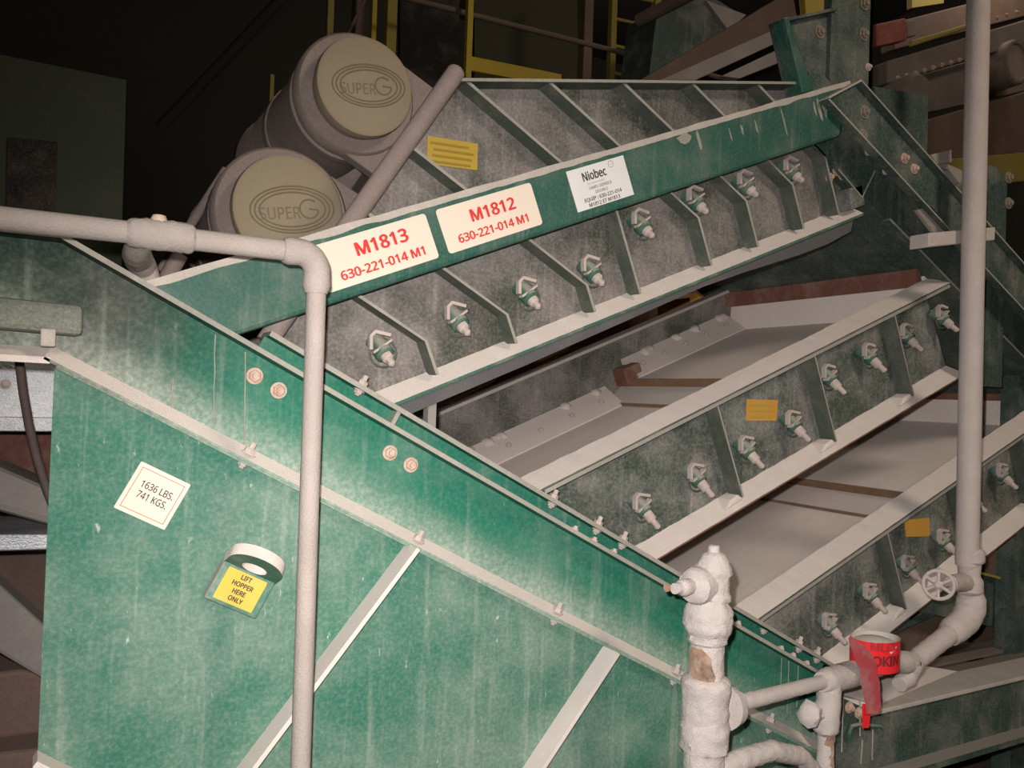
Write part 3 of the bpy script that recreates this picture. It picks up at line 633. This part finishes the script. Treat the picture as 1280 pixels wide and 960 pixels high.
# lifting lug: flat foot with the upper half bent outwards around an eye
LV = HV-.030
b = MB(); b.prism([rq(-.292, 1.178), rq(-.178, 1.178), rq(-.178, 1.262), rq(-.292, 1.262)], LV, HV, side=1); lug = b.build('lifting_lug', ['hopper', 'dust_g'], HP, bevel=.003)
o = rq(-.235, 1.262, LV+.015); oy = (QV*.62-VV*.78).normalized(); oz = RV.cross(oy)
q = MB(); n = 36; K = len(q.v); ro, hi_ = .058, .027
for zz in (-.013, .013):
    for i in range(n):
        t = 2*pi*i/n; x, y = cos(t), sin(t)
        if y >= 0: ox, oy2 = ro*x, .030+ro*.62*y
        else:
            s_ = max(abs(x)/ro, abs(y)/.018); ox, oy2 = x/s_, y/s_+.012
        q.add([o+RV*(hi_*x)+oy*(.026+.015*y)+oz*zz, o+RV*ox+oy*oy2+oz*zz])
for i in range(n):
    j = (i+1) % n; A = lambda l, i_, s_: K+l*2*n+2*i_+s_
    q.face([A(0, i, 0), A(0, j, 0), A(0, j, 1), A(0, i, 1)]); q.face([A(1, i, 0), A(1, i, 1), A(1, j, 1), A(1, j, 0)])
    q.face([A(0, i, 1), A(0, j, 1), A(1, j, 1), A(1, i, 1)], 1); q.face([A(0, i, 0), A(1, i, 0), A(1, j, 0), A(0, j, 0)], 1)
q.build('lug_eye', ['boss', 'dust'], lug)
ys = plate_rq('lift_label', -.279, -.193, 1.186, 1.2525, LV, 'yel', lug)
for i, t in enumerate(('LIFT', 'HOPPER', 'HERE', 'ONLY')): text(t, .0180, rq(-.236, 1.2425-.0150*i, LV-.0024), RV, QV, 'ink', ys, .0006, .92)

# ================================================================== pipes
WP = thing('water_pipe', 'beige dusty pipe crossing left of the signs and turning straight down past the hopper', 'pipe', uz(.435, 0, -.25))
pv, pz, pu, pr = -.25, 1.856, .435, .0185
b = MB(); b.sweep([uz(-.9, pz-.008, pv), uz(-.3, pz-.003, pv), uz(.10, pz, pv), uz(pu-.05, pz, pv)], [pr*1.05]*4, 18, .02); b.build('level_run', 'pipe', WP, True)
b = MB(); b.sweep([uz(pu+.004*(1.86-z)*1.3, z, pv) for z in (pz-.05, 1.5, 1.2, .9, .5, 0)], pr, 18, .015); b.build('drop_run', 'pipe', WP, True)
b = MB(); b.sweep([uz(pu-.065, pz, pv), uz(pu-.055, pz, pv)] + [uz(pu-.035+.035*sin(t), pz-.035+.035*cos(t), pv) for t in [pi/2*i/8 for i in range(9)]] + [uz(pu, pz-.06, pv), uz(pu, pz-.075, pv)], [pr*1.2, pr*1.42]+[pr*1.36]*9+[pr*1.42, pr*1.15], 20, .02); b.build('elbow', 'pipe', WP, True)
b = MB(); b.lathe(uz(.105, pz+.001, pv), UV, [(pr*1.05, 0), (pr*1.30, .006), (pr*1.42, .03), (pr*1.46, .085), (pr*1.38, .105), (pr*1.1, .11)], 24, .05); tee = b.build('tee', 'pipe', WP, True)
b = MB(); b.lathe(uz(.155, pz+.018, pv), ZV, [(.013, 0), (.014, .010), (.011, .017)], 12, .08); b.build('plug', 'boltrust', tee, True)
b = MB(); b.sweep([uz(.135, pz-.006, pv+.01), at(171, 312, -.17), at(171, 318, -.08), at(173, 323, -.02), at(179, 335, .02), at(186, 352, .03), at(205, 430, .04)], [.018, .022, .026, .027, .026, .023, .020], 16, .03); b.build('branch', 'pipe', WP, True)

RP = thing('riser_pipe', 'white crusted standpipe with side nozzle standing in front of the rail', 'pipe', uz(1.352, 0, -.35))
rv, ru_ = -.35, 1.352
def zz(y): return at(885, y, rv).z
H = lambda y: zz(y)
o = uz(ru_, 0, rv)
prof = [(.045, 0), (.045, H(936)), (.054, H(934)), (.056, H(905)), (.053, H(900)), (.053, H(868)), (.056, H(862)), (.056, H(850)), (.050, H(846)), (.040, H(844)), (.039, H(804)), (.045, H(801)), (.046, H(792)), (.052, H(788)), (.056, H(782)), (.056, H(764)), (.050, H(757)), (.042, H(752)), (.040, H(747))]
b = MB(); b.lathe(o, ZV, prof, 56, .045); b.build('standpipe', 'white', RP, True)
prof = [(.038, H(752)), (.042, H(749)), (.042, H(744)), (.037, H(741)), (.037, H(720)), (.042, H(717)), (.042, H(709)), (.036, H(704)), (.026, H(693)), (.014, H(690)), (.013, H(683)), (.011, H(682))]
b = MB(); b.lathe(o+UV*.012, ZV, prof, 56, .05); b.build('nozzle_head', 'white', RP, True)
nz = at(860, 731, rv); nd = (at(818, 737, rv-.03)-nz).normalized()
b = MB(); b.lathe(at(885, 730, rv), nd, [(.034, 0), (.034, .03), (.042, .036), (.042, .056), (.036, .066), (.018, .072), (.020, .098), (.017, .108), (.013, .112), (.012, .13)], 22, .04); b.build('side_nozzle', 'white', RP, True)
b = MB(); b.lathe(nz+nd*.077, nd, [(.009, 0), (.009, .004)], 10); b.build('nozzle_tip', 'rustpatch', RP)
b = MB()
for i in range(14):
    t = radians(-100+i*7.2); 
pa = []
for zi, (y, w0, w1) in enumerate(((806, .15, .5), (815, .0, .75), (828, .05, .8), (838, .1, .9), (848, .3, .85))):
    pa.append((H(y), w0, w1))
dirc = (CAM-uz(ru_, 1, rv)); dirc.z = 0; dirc.normalize(); tang = ZV.cross(dirc)
k = len(b.v)
for z_, w0, w1 in pa:
    for j in range(7):
        w_ = -1.2+(w0+(w1-w0)*j/6)*1.9; b.add([o+ZV*z_+(dirc*cos(w_)+tang*sin(w_))*.0425])
for i in range(4):
    for j in range(6): b.face([k+i*7+j, k+i*7+j+1, k+(i+1)*7+j+1, k+(i+1)*7+j])
b.build('rust_patch', 'rustpatch', RP, True)
b = MB(); hb = at(890, 960, rv); b.sweep([at(893, 968, rv), at(925, 950, rv+.01), at(965, 938, rv+.03), at(1000, 945, rv+.06), at(1018, 965, rv+.08), at(1022, 1000, rv+.08)], [.03, .026, .024, .024, .022, .02], 16, .06); b.build('lower_branch', 'white', RP, True)

AP = thing('branch_pipe', 'white crusted pipe run with handwheel valve, elbow and tall vertical pipe at right', 'pipe', at(1210, 640, -.12)*1)
AP.location.z = 0
a0 = at(905, 884, rv); a1 = at(1030, 852, -.27); a2 = at(1052, 846, -.25); a3 = at(1118, 828, -.17); a4 = at(1136, 828, -.15)
b = MB(); d_ = (a1-a0).normalized(); b.sweep([a0, a0+d_*.03, a0+d_*.05, a0+(a1-a0)*.5, a1], [.052, .046, .020, .019, .018], 18, .03); b.build('cross_pipe', 'white', AP, True)
b = MB(); b.sweep([a1-d_*.01, a1+d_*.01, a2+(a3-a2)*.2, a2+(a3-a2)*.25, a3, a3+(a4-a3)*.5, a4], [.026, .033, .036, .028, .027, .034, .034], 20, .04); un = b.build('union', 'white', AP, True)
tt = at(1037, 862, -.27)
b = MB(); b.sweep([tt+ZV*.02, at(1036, 878, -.27), at(1032, 895, -.27), at(1032, 912, -.27), at(1032, 918, -.27), at(1031, 990, -.27)], [.030, .032, .036, .034, .022, .022], 18, .05); drop = b.build('drain_drop', 'white', AP, True)
b = MB(); b.lathe(at(1022, 893, -.29), at(1000, 891, -.33)-at(1022, 893, -.29), [(.018, 0), (.014, .03), (.012, .045), (.030, .05), (.034, .06), (.026, .072), (.014, .078)], 9, .22); b.build('drain_cock', 'white', drop, True)
b = MB(); k = len(b.v)
c_ = at(1033, 935, -.27); dd = (CAM-c_); dd.z = 0; dd.normalize(); tg = ZV.cross(dd)
for i, (y, w0, w1) in enumerate(((905, .25, .6), (918, .0, .75), (930, -.35, .75), (938, -.3, .8), (955, -.25, .85))):
    for j in range(6):
        w_ = w0+(w1-w0)*j/5; p = at(1033, y, -.27); b.add([p+(dd*cos(w_)+tg*sin(w_))*(.0235 if i > 1 else .034)])
for i in range(4):
    for j in range(5): b.face([k+i*6+j, k+i*6+j+1, k+(i+1)*6+j+1, k+(i+1)*6+j])
b.build('rust_patch', 'rustpatch', drop, True)
e0 = at(1136, 832, -.15); e1 = at(1192, 788, -.12); e2 = at(1211, 768, -.12); e3 = at(1212, 725, -.12)
b = MB(); b.sweep([a4+ (e0-a4)*.2, e0, e0+(e1-e0)*.08, e0+(e1-e0)*.12, e1], [.038, .040, .036, .031, .032], 20, .03); b.build('slant_pipe', 'piper', AP, True)
b = MB(); b.sweep([at(1124, 856, -.16), at(1132, 848, -.15), at(1140, 832, -.15)], [.022, .030, .030], 14, .05); b.build('strainer_leg', 'piper', AP, True)
b = MB(); b.sweep([at(1185, 795, -.12), at(1192, 788, -.12), at(1206, 776, -.12), at(1213, 762, -.12), at(1214, 748, -.12), at(1213, 740, -.12)], [.036, .044, .046, .046, .045, .036], 20, .03); b.build('elbow', 'piper', AP, True)
b = MB(); b.lathe(Vector((at(1211, 740, -.12).x, -.12, at(1211, 742, -.12).z)), ZV, [(.036, 0), (.044, .01), (.044, .045), (.035, .06), (.035, .10), (.046, .11), (.045, .145), (.036, .155)], 20, .03); vb = b.build('valve_body', 'piper', AP, True)
px_ = at(1211, 640, -.12)
b = MB(); zs = [H_ for H_ in (at(1211, 706, -.12).z, 1.35, 1.7, 2.0, 2.4, 2.8, 3.3, 4.2)]
b.sweep([uz(2.715-.004*i, z, -.12) for i, z in enumerate(zs)], .0365, 20, .02); b.build('tall_pipe', 'piper', AP, True)
b = MB(); pz_ = at(1211, 682, -.12)
k = len(b.v); dd = (CAM-pz_); dd.z = 0; dd.normalize(); tg = ZV.cross(dd)
for y in (676, 684, 692, 700):
    for j in range(6):
        w_ = -.35+1.0*j/5+random.uniform(-.06, .06); p = Vector((pz_.x, -.12, at(1211, y, -.12).z)); b.add([p+(dd*cos(w_)+tg*sin(w_))*.0385])
for i in range(3):
    for j in range(5): b.face([k+i*6+j, k+i*6+j+1, k+(i+1)*6+j+1, k+(i+1)*6+j])
b.build('rust_patch', 'rustpatch', AP, True)
# handwheel
hc = at(1173, 731, -.20); hx = (at(1210, 728, -.12)-hc).normalized(); h1 = hx.orthogonal().normalized(); h1 = (ZV-hx*ZV.dot(hx)).normalized(); h2 = hx.cross(h1)
hn = (hx*.45+Vector((.25, -.75, .1))).normalized(); hn = (-FWD*.8+RGT*-.5+UPV*.15).normalized(); h1 = (ZV-hn*ZV.dot(hn)).normalized(); h2 = hn.cross(h1)
b = MB(); b.ring(hc, h1, h2, .043, .006, 26, 8)
for i in range(6):
    t = 2*pi*i/6; d_ = h1*cos(t)+h2*sin(t); b.cyl(hc+d_*.010, hc+d_*.044, .0052, n=8)
b.lathe(hc-hn*.008, hn, [(.014, 0), (.014, .014), (.008, .020)], 12)
b.build('handwheel', 'piper', AP, True)
b = MB(); b.sweep([hc, hc+(at(1205, 728, -.13)-hc)*.35, hc+(at(1205, 728, -.13)-hc)*.4, at(1205, 728, -.13)], [.010, .012, .026, .030], 12, .05); b.build('valve_stem', 'piper', AP, True)

# ================================================================== red tape
TP = thing('flagging_tape', 'loop of red lettered plastic tape with a dangling tail, tied on the pipe union', 'tape', at(1093, 830, -.19))
tc = at(1093, 826, -.215); tr = .077; th = .108
tb0 = Vector((tc.x, tc.y, at(1093, 834, -.215).z)); tz1 = at(1093, 796, -.215).z
b = MB(); n = 40; k = len(b.v)
for i in range(n):
    t = 2*pi*i/n
    for rr, z in ((tr, tb0.z), (tr, tz1), (tr-.0015, tz1), (tr-.0015, tb0.z)): b.add([Vector((tb0.x+rr*cos(t), tb0.y+rr*sin(t)*.8, z))])
for i in range(n):
    a = k+4*i; c = k+4*((i+1) % n); b.face([a, c, c+1, a+1], 0); b.face([a+1, c+1, c+2, a+2], 1); b.face([a+2, c+2, c+3, a+3], 1); b.face([a+3, c+3, c, a], 0)
tl = b.build('tape_loop', ['tape', 'tapein'], TP, True)
b = MB(); b.lathe(Vector((tb0.x, tb0.y, tz1-.02)), ZV, [(tr*.78, -.012), (tr*.78, .006), (tr*.5, .016), (tr*.1, .021)], 20, .08); b.build('caked_mud', 'tapein', tl, True)
# lettering bent round the loop
def on_loop(body, size, zc, ang, m_, bold, xs=1.0, mirror=False):
    me = text_mesh(body, size, bold, 'LEFT', 0)
    for vt in me.vertices:
        t = ang+vt.co.x*xs/tr; z = zc+vt.co.y; vt.co = Vector((tb0.x+(tr+.0022)*cos(t), tb0.y+(tr*.8+.0022)*sin(t), z))
    me.materials.clear(); me.materials.append(M[m_]); o2 = bpy.data.objects.new('lettering', me); COL.objects.link(o2); put(o2, tl)
M['tapeink'] = flat('tape_print', (.16, .012, .018)); M['tapefade'] = flat('tape_print_faint', (.45, .02, .03))
on_loop('OKIN', .052, tb0.z+.036, -2.48, 'tapeink', .0018, 1.0)
on_loop('NLO', .044, tb0.z+.076, -2.58, 'tapefade', .0016, 1.25)
# tail
def ribbon(pts, width, name, mts, parent):
    q = MB(); k = len(q.v)
    for p, wv in pts: q.add([p-wv*.5*width, p+wv*.5*width, p+wv*.5*width+VV*.0012, p-wv*.5*width+VV*.0012])
    for i in range(len(pts)-1):
        a = k+4*i; c = a+4
        for j in range(4): j2 = (j+1) % 4; q.face([a+j, a+j2, c+j2, c+j])
    q.face([k, k+1, k+2, k+3]); e = k+4*(len(pts)-1); q.face([e+3, e+2, e+1, e])
    return q.build(name, mts, parent, True)
tv_ = -.292
spec = [((1063, 797), 4, (1, 0)), ((1072, 806), 20, (1, .2)), ((1078, 816), 26, (1, .3)), ((1083, 828), 27, (1, .2)), ((1086, 840), 21, (1, .1)), ((1088, 852), 24, (1, .1)), ((1090, 868), 21, (1, 0)), ((1092, 882), 19, (1, 0)), ((1091, 892), 16, (1, .0))]
P = []
for (x, y), wpx, (wx, wy) in spec:
    p = at(x, y, tv_+ (.004*sin(y*.3))); l = at(x-wpx/2*wx, y-wpx/2*wy, tv_); r_ = at(x+wpx/2*wx, y+wpx/2*wy, tv_); P.append((p, (r_-l)))
ribbon(P, 1, 'tape_tail', 'taped', TP)
P = [(at(x, y, tv_+.006), (at(x+w_/2, y, tv_)-at(x-w_/2, y, tv_))) for (x, y), w_ in (((1084, 880), 12), ((1083, 895), 10), ((1082, 910), 8))]
ribbon(P, 1, 'tape_end', 'tape', TP)

# ================================================================== launder below the decks, right
LN = thing('launder', 'dark green launder box with a dusty rim below the lowest deck at bottom right', 'launder', uz(2.9, 0, .2))
b = MB(); b.box(Z0, UV, VV, ZV, (2.27, 4.2), (-.10, -.085), (.46, .655)); b.build('front_wall', 'post', LN)
b = MB(); b.box(Z0, UV, VV, ZV, (2.25, 4.2), (-.155, -.085), (.455, .475)); b.build('bottom_flange', 'post', LN)
b = MB(); b.box(Z0, UV, VV, ZV, (2.25, 4.2), (-.115, .02), (.650, .664)); b.build('rim', 'dust_g', LN, bevel=.003)
b = MB(); b.prism([uz(2.05, .76), uz(2.27, .66), uz(2.27, .43), uz(2.05, .50)], -.100, -.085, side=1); b.build('end_wall', ['post', 'post'], LN)
b = MB(); k = b.add([uz(2.10, .735, -.095), uz(2.34, .660, -.10), uz(2.90, .664, .02), uz(2.65, .70, .16), uz(2.10, .735, .06), uz(2.10, .715, -.095), uz(2.34, .640, -.10), uz(2.90, .644, .02), uz(2.65, .68, .16), uz(2.10, .715, .06)])
b.face([k, k+1, k+2, k+3, k+4]); b.face([k+9, k+8, k+7, k+6, k+5])
for i in range(5): j = (i+1) % 5; b.face([k+i, k+5+i, k+5+j, k+j])
b.build('corner_ledge', 'dust', LN)
b = MB(); b.box(Z0, UV, VV, ZV, (2.3, 4.2), (.02, 1.2), (.50, .52)); b.build('bed', 'neigh', LN)
b = MB(); b.prism([uz(2.65, .70), uz(4.2, .98), uz(4.2, .95), uz(2.65, .67)], .30, .33); b.build('inner_wall', 'post', LN)
b = MB(); b.box(Z0, UV, VV, ZV, (2.7, 4.2), (.36, .40), (.60, 1.05)); b.build('back_wall', 'browns', LN)
for z, v, m_ in ((.60, .12, 'neigh'), (.605, .20, 'neigh')): MB().box(Z0, UV, VV, ZV, (2.75, 4.2), (v, v+.05), (z, z+.012)).build('slat', m_, LN)
b = MB(); p = [at(1062, 916, -.115), at(1064, 908, -.115), at(1072, 906, -.115), at(1101, 908, -.115), at(1103, 912, -.115)]
b.sweep([at(1061, 926, -.105)]+p, .006, 8); b.build('grab_handle', 'boss', LN, True)
for x, y in ((1061, 884), (1073, 891)): inst('bolt', HEX, frz(at(x, y, -.10), -VV), LN)
for x0, x1, y0, y1 in ((1054, 1052, 864, 940), (1075, 1075, 876, 920), (1091, 1090, 912, 950), (1078, 1076, 925, 955)):
    MB().cyl(at(x0, y0, -.102), at(x1, y1, -.102), .0022, n=6).build('scale_run', 'edge', LN)
YT = thing('cross_girder', 'dark girder edged with a yellow strip behind the right pipe below the lowest deck', 'girder', uz(3.4, 0, .5))
g0, g1 = at(1225, 718, .25), at(1300, 737, .25)
d_ = (g1-g0).normalized(); n_ = Vector((-d_.z, 0, d_.x)); n_ = n_ if n_.z > 0 else -n_
MB().box(g0, d_, VV, n_, (-.8, 1.0), (0, .05), (-.20, 0)).build('girder_web', 'post', YT)
MB().box(g0, d_, VV, n_, (-.8, 1.0), (-.03, .06), (0, .010)).build('girder_edge', 'ypaintd', YT)
MB().prism([at(1222, 708, .45), at(1300, 655, .45), at(1300, 740, .45), at(1222, 722, .45)], .45, .48).build('girder_back', 'redp', YT)

# ================================================================== left background
DC = thing('air_duct', 'bright galvanised sheet duct at the left edge, left of the hopper', 'duct', uz(.2, 0, .8))
dd_ = .75
c0, c1 = at(-60, 436, dd_), at(95, 438, dd_)
zt, zb, zm = at(30, 425, dd_).z, at(30, 539, dd_).z, at(30, 521, dd_).z
u0, u1 = at(-90, 480, dd_).x, at(120, 480, dd_).x
MB().box(Z0, UV, VV, ZV, (u0, u1), (dd_, dd_+.4), (zm, zt)).build('duct_side', 'galv', DC)
MB().box(Z0, UV, VV, ZV, (u0, u1), (dd_-.02, dd_+.4), (zb, zm)).build('duct_flange', 'galv', DC, bevel=.003)
inst('rivet', HEXS, frz(at(7, 480, dd_), -VV), DC)
b = MB(); b.sweep([at(22, 425, .3), at(24, 450, .3), at(29, 490, .3), at(36, 530, .3), at(46, 572, .3), at(58, 610, .3), at(66, 630, .3)], .0095, 10); tag(b.build('hanging_cable', 'cable', None, True), 'brown cable hanging in front of the galvanised duct', 'cable')
def slab(name, pts, v, t, m_, label, cat, bevel=.004):
    o_ = MB().prism([at(x, y, v) for x, y in pts], v, v+t).build(name, m_, None, bevel=bevel); return tag(o_, label, cat)
slab('launder_pipe', [(-30, 572), (70, 615), (70, 660), (-30, 632)], .55, .25, 'mudgrey', 'grey mud-coated sloping chute just under the galvanised duct', 'chute', .02)
slab('steel_shelf', [(-30, 668), (70, 668), (70, 687), (-30, 690)], .5, .3, 'galv', 'narrow pale steel channel below the sloping chute at left edge', 'channel')
slab('slant_brace', [(-30, 705), (70, 795), (70, 860), (-30, 800)], .55, .12, 'mudgrey', 'muddy brace slanting down behind the left edge of the hopper', 'brace', .01)
slab('mud_trough', [(-30, 845), (25, 838), (70, 845), (70, 915), (-30, 928)], .60, .4, 'mudred', 'reddish mud-covered trough under the slanting brace', 'trough', .01)
slab('cross_beam', [(-30, 945), (70, 935), (70, 990), (-30, 1000)], .5, .3, 'mudred', 'muddy beam at the very bottom left corner', 'beam', .01)
slab('red_upright', [(-30, 538), (66, 538), (66, 700), (-30, 700)], 1.25, .05, 'rust', 'rusty red plate seen in the gap under the duct', 'plate')
slab('mud_backing', [(-60, 690), (70, 690), (70, 960), (-60, 960)], 1.08, .06, 'browns', 'brown muddy plate standing behind the slanting brace', 'plate')
CB = thing('sheet_screen', 'large dark green sheet panel standing in the dim background at upper left', 'panel', at(80, 300, 1.5))
sv = 1.5
MB().prism([at(-60, 56, sv), at(158, 100, sv), at(152, 300, sv), at(152, 420, sv), at(-60, 420, sv)], sv, sv+.03).build('sheet', 'dgreen', CB)
MB().prism([at(10, 172, sv), at(72, 178, sv), at(70, 280, sv), at(8, 280, sv)], sv-.01, sv).build('patch_plate', 'blk', CB)

# ================================================================== background steelwork
def post_px(name, x, y0, y1, dep, wpx, m_, label, cat, group=None):
    p = cp(x, (y0+y1)/2, dep); r = wpx*dep/F/2
    zt = cp(x, y0, dep).z; zb = 0
    o_ = MB().box(Vector((p.x, p.y, 0)), UV, VV, ZV, (-r, r), (-r, r), (zb, zt)).build(name, m_, None, bevel=r*.15)
    return tag(o_, label, cat, group)
def bar_px(name, a, b_, d0, d1, wpx, m_, label=None, cat=None, parent=None):
    p, q = cp(*a, d0), cp(*b_, d1); o_ = MB().cyl(p, q, wpx*d0/F/2, n=10).build(name, m_, parent, True)
    return tag(o_, label, cat) if label else o_
# guard railing with kick plate
GR = thing('guard_railing', 'yellow guard railing with kick plate above the top deck, in the background', 'railing', Vector((cp(590, 90, 5).x, cp(590, 90, 5).y, 0)))
p = cp(586, 40, 5.0); MB().box(Vector((p.x, p.y, 0)), UV, VV, ZV, (-.018, .018), (-.018, .018), (0, 4.2)).build('rail_post', 'ypaint', GR)
a, c = cp(586, 79, 5.0), cp(700, 101, 5.5); d_ = (c-a).normalized()
MB().box(a, d_, ZV.cross(d_).normalized(), ZV, (0, (c-a).length), (-.012, .012), (-.045, .04)).build('kick_plate', 'ypaint', GR)
bar_px('hand_rail', (470, -12), (900, 97), 4.9, 6.0, 7, 'browns', parent=GR)
MB().prism([at(593, -20, 4.6), at(722, -20, 4.6), at(722, 110, 4.6), at(593, 110, 4.6)], 4.6, 4.65).build('mesh_infill', 'khaki', GR)
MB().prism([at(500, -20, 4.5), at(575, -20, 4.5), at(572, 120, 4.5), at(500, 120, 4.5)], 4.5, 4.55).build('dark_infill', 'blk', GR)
LD = thing('ladder', 'yellow painted ladder in the background above the right of the top deck', 'ladder', Vector((cp(790, 60, 6).x, cp(790, 60, 6).y, 0)))
for x, w_ in ((765, 8), (819, 9)):
    p = cp(x, 45, 6.0); r = w_*6/F/2; MB().box(Vector((p.x, p.y, 0)), UV, VV, ZV, (-r, r), (-r, r), (0, 4.6)).build('stringer', 'ypaintd', LD)
for y in (-8, 24, 58, 92): bar_px('rung', (767, y-1), (818, y+10), 6.0, 6.0, 4, 'ypaintd', parent=LD)
post_px('steel_column', 728, -60, 400, 6.2, 13, 'browns', 'brown steel column beside the yellow ladder', 'column')
post_px('steel_column', 720, -60, 400, 6.4, 3, 'ypaintd', 'thin yellow conduit just left of the brown column', 'conduit')
post_px('yellow_post', 408, -60, 330, 5.4, 8, 'ypaintd', 'dull yellow post directly above the upper motor, leftmost', 'post')
post_px('brown_post', 446, -60, 330, 5.6, 18, 'browns', 'broad brown post rising behind the upper motor cap', 'post')
post_px('yellow_post', 463, -60, 330, 5.3, 6, 'ypaint', 'slim yellow post behind the top of the upper motor cap', 'post')
post_px('yellow_post', 484, -60, 330, 5.3, 13, 'ypaintd', 'broad ochre post to the right above the upper motor', 'post')
post_px('yellow_post', 331, 92, 560, 5.2, 5, 'ypaintd', 'short yellow post in the dark left of the upper motor', 'post')
bar_px('slant_pipe', (432, 48), (462, -12), 5.3, 5.3, 4, 'browns', 'thin brown pipe slanting behind the upper motor', 'pipe')
bar_px('dark_girder', (200, 160), (360, -10), 5.5, 5.5, 14, 'wall', 'faint dark girder slanting across the upper left background', 'girder')
# frame of the far side behind the top deck
def strip(name, pts, v, t, m_, label, cat): return slab(name, pts, v, t, m_, label, cat, .004)
strip('far_brace', [(825, 100), (970, 36), (970, 54), (870, 100)], 1.5, .06, 'mudgrey', 'dusty sloping beam behind the right end of the top deck', 'beam')
strip('feed_chute', [(800, 100), (990, -12), (1000, 40), (965, 42), (835, 100)], 1.75, .06, 'browns', 'brown feed chute side behind the dusty sloping beam', 'chute')
fb = thing('feed_box', 'dark green feed box with a pale gusset in the background right of the ladder', 'box', at(860, 60, 2.2))
MB().prism([at(x, y, 2.1) for x, y in ((812, 92), (822, 10), (880, -10), (930, 20), (905, 45), (830, 85))], 2.1, 2.4).build('box_side', 'post', fb, bevel=.004)
MB().prism([at(x, y, 2.09) for x, y in ((880, 2), (930, 20), (908, 40))], 2.07, 2.10).build('gusset_plate', 'mudgrey', fb)
strip('far_strut', [(902, 95), (972, 62), (975, 78), (925, 98)], 1.45, .05, 'mudgrey', 'short dusty strut under the sloping beam', 'strut')
bar_px('round_duct', (798, 26), (880, -16), 4.6, 4.3, 16, 'browns', 'dark round pipe end high up right of the ladder', 'pipe')
# bright yellow steel glimpsed through the gap between the decks
RG = thing('rear_platform', 'rust-red girder with orange brackets glimpsed in the gap under the top deck', 'platform', uz(1.9, 0, 1.6))
MB().prism([at(x, y, 1.7) for x, y in ((560, 505), (880, 350), (880, 400), (560, 540))], 1.7, 1.75).build('girder', 'rust', RG)
MB().prism([at(x, y, 1.45) for x, y in ((862, 372), (870, 366), (880, 374), (880, 386), (864, 386))], 1.45, 1.71).build('bracket', 'orange', RG)
MB().prism([at(x, y, 1.5) for x, y in ((676, 452), (712, 434), (712, 438), (680, 455))], 1.5, 1.71).build('bracket', 'orange', RG)
for x in (640, 860): p = at(x, 480, 1.72); MB().box(uz(p.x, 0, 1.72), UV, VV, ZV, (-.05, .05), (0, .05), (0, at(x, 430, 1.72).z)).build('leg', 'rust', RG)

# neighbouring screen at upper right
NB = thing('neighbour_screen', 'mud-coated beams and motor of the neighbouring screen at upper right', 'machine', dn(5.0, 1.6, 2.2)*1)
NB.location.z = 0
def nbeam(pts, v, t, m_, name): return MB().prism([at(x, y, v) for x, y in pts], v, v+t).build(name, m_, NB, bevel=.01)
nbeam([(1110, 76), (1290, 22), (1290, 52), (1110, 104)], 1.9, .12, 'neigh', 'side_beam')
nbeam([(1118, 102), (1290, 54), (1290, 112), (1118, 150)], 2.1, .1, 'neigh', 'side_plate')
nbeam([(1150, 152), (1290, 112), (1290, 190), (1150, 225)], 2.0, .1, 'browns', 'lower_beam')
nbeam([(1118, 28), (1290, -16), (1290, 18), (1118, 62)], 2.3, .12, 'browns', 'upper_plate')
nbeam([(1140, 50), (1215, 28), (1215, 34), (1140, 58)], 1.88, .03, 'ypaintd', 'yellow_strip')
nbeam([(1095, 30), (1132, 22), (1134, 50), (1096, 58)], 1.85, .08, 'redp', 'red_block')
nbeam([(1134, 26), (1145, 24), (1147, 44), (1136, 46)], 1.86, .05, 'motor', 'clevis')
b = MB(); b.lathe(at(1152, 118, 1.75), VV, [(.13, 0), (.155, .03), (.155, .3)], 32); b.build('motor_drum', 'neigh', NB, True)
b = MB(); b.lathe(at(1270, 78, 1.85), VV, [(.17, 0), (.17, .25)], 32); b.build('motor_drum', 'motor', NB, True)
b = MB(); b.ring(at(1270, 78, 1.85), UV, ZV, .15, .02, 28, 6); b.build('drum_ring', 'neigh', NB, True)
for i in range(9): inst('bolt', HEX, frz(at(1122+i*11, 98-i*3.3, 1.9), -VV), NB)
for i in range(6): inst('bolt', HEX, frz(at(1222+i*12, 30-i*3.6, 1.9), -VV), NB)
strip('yellow_guard', [(1005, -12), (1052, -20), (1052, 14), (1008, 22)], 2.2, .05, 'ypaint', 'yellow guard plate peeping over the green bracket at top right', 'guard')
strip('yellow_guard', [(1140, -20), (1180, -20), (1180, 4), (1140, 10)], 2.6, .05, 'ypaintd', 'yellow guard plate at the top edge above the neighbouring screen', 'guard')
strip('yellow_beam', [(1170, 200), (1290, 190), (1290, 225), (1170, 240)], 1.6, .05, 'ypaintd', 'yellow beam crossing behind the tall right pipe', 'beam')
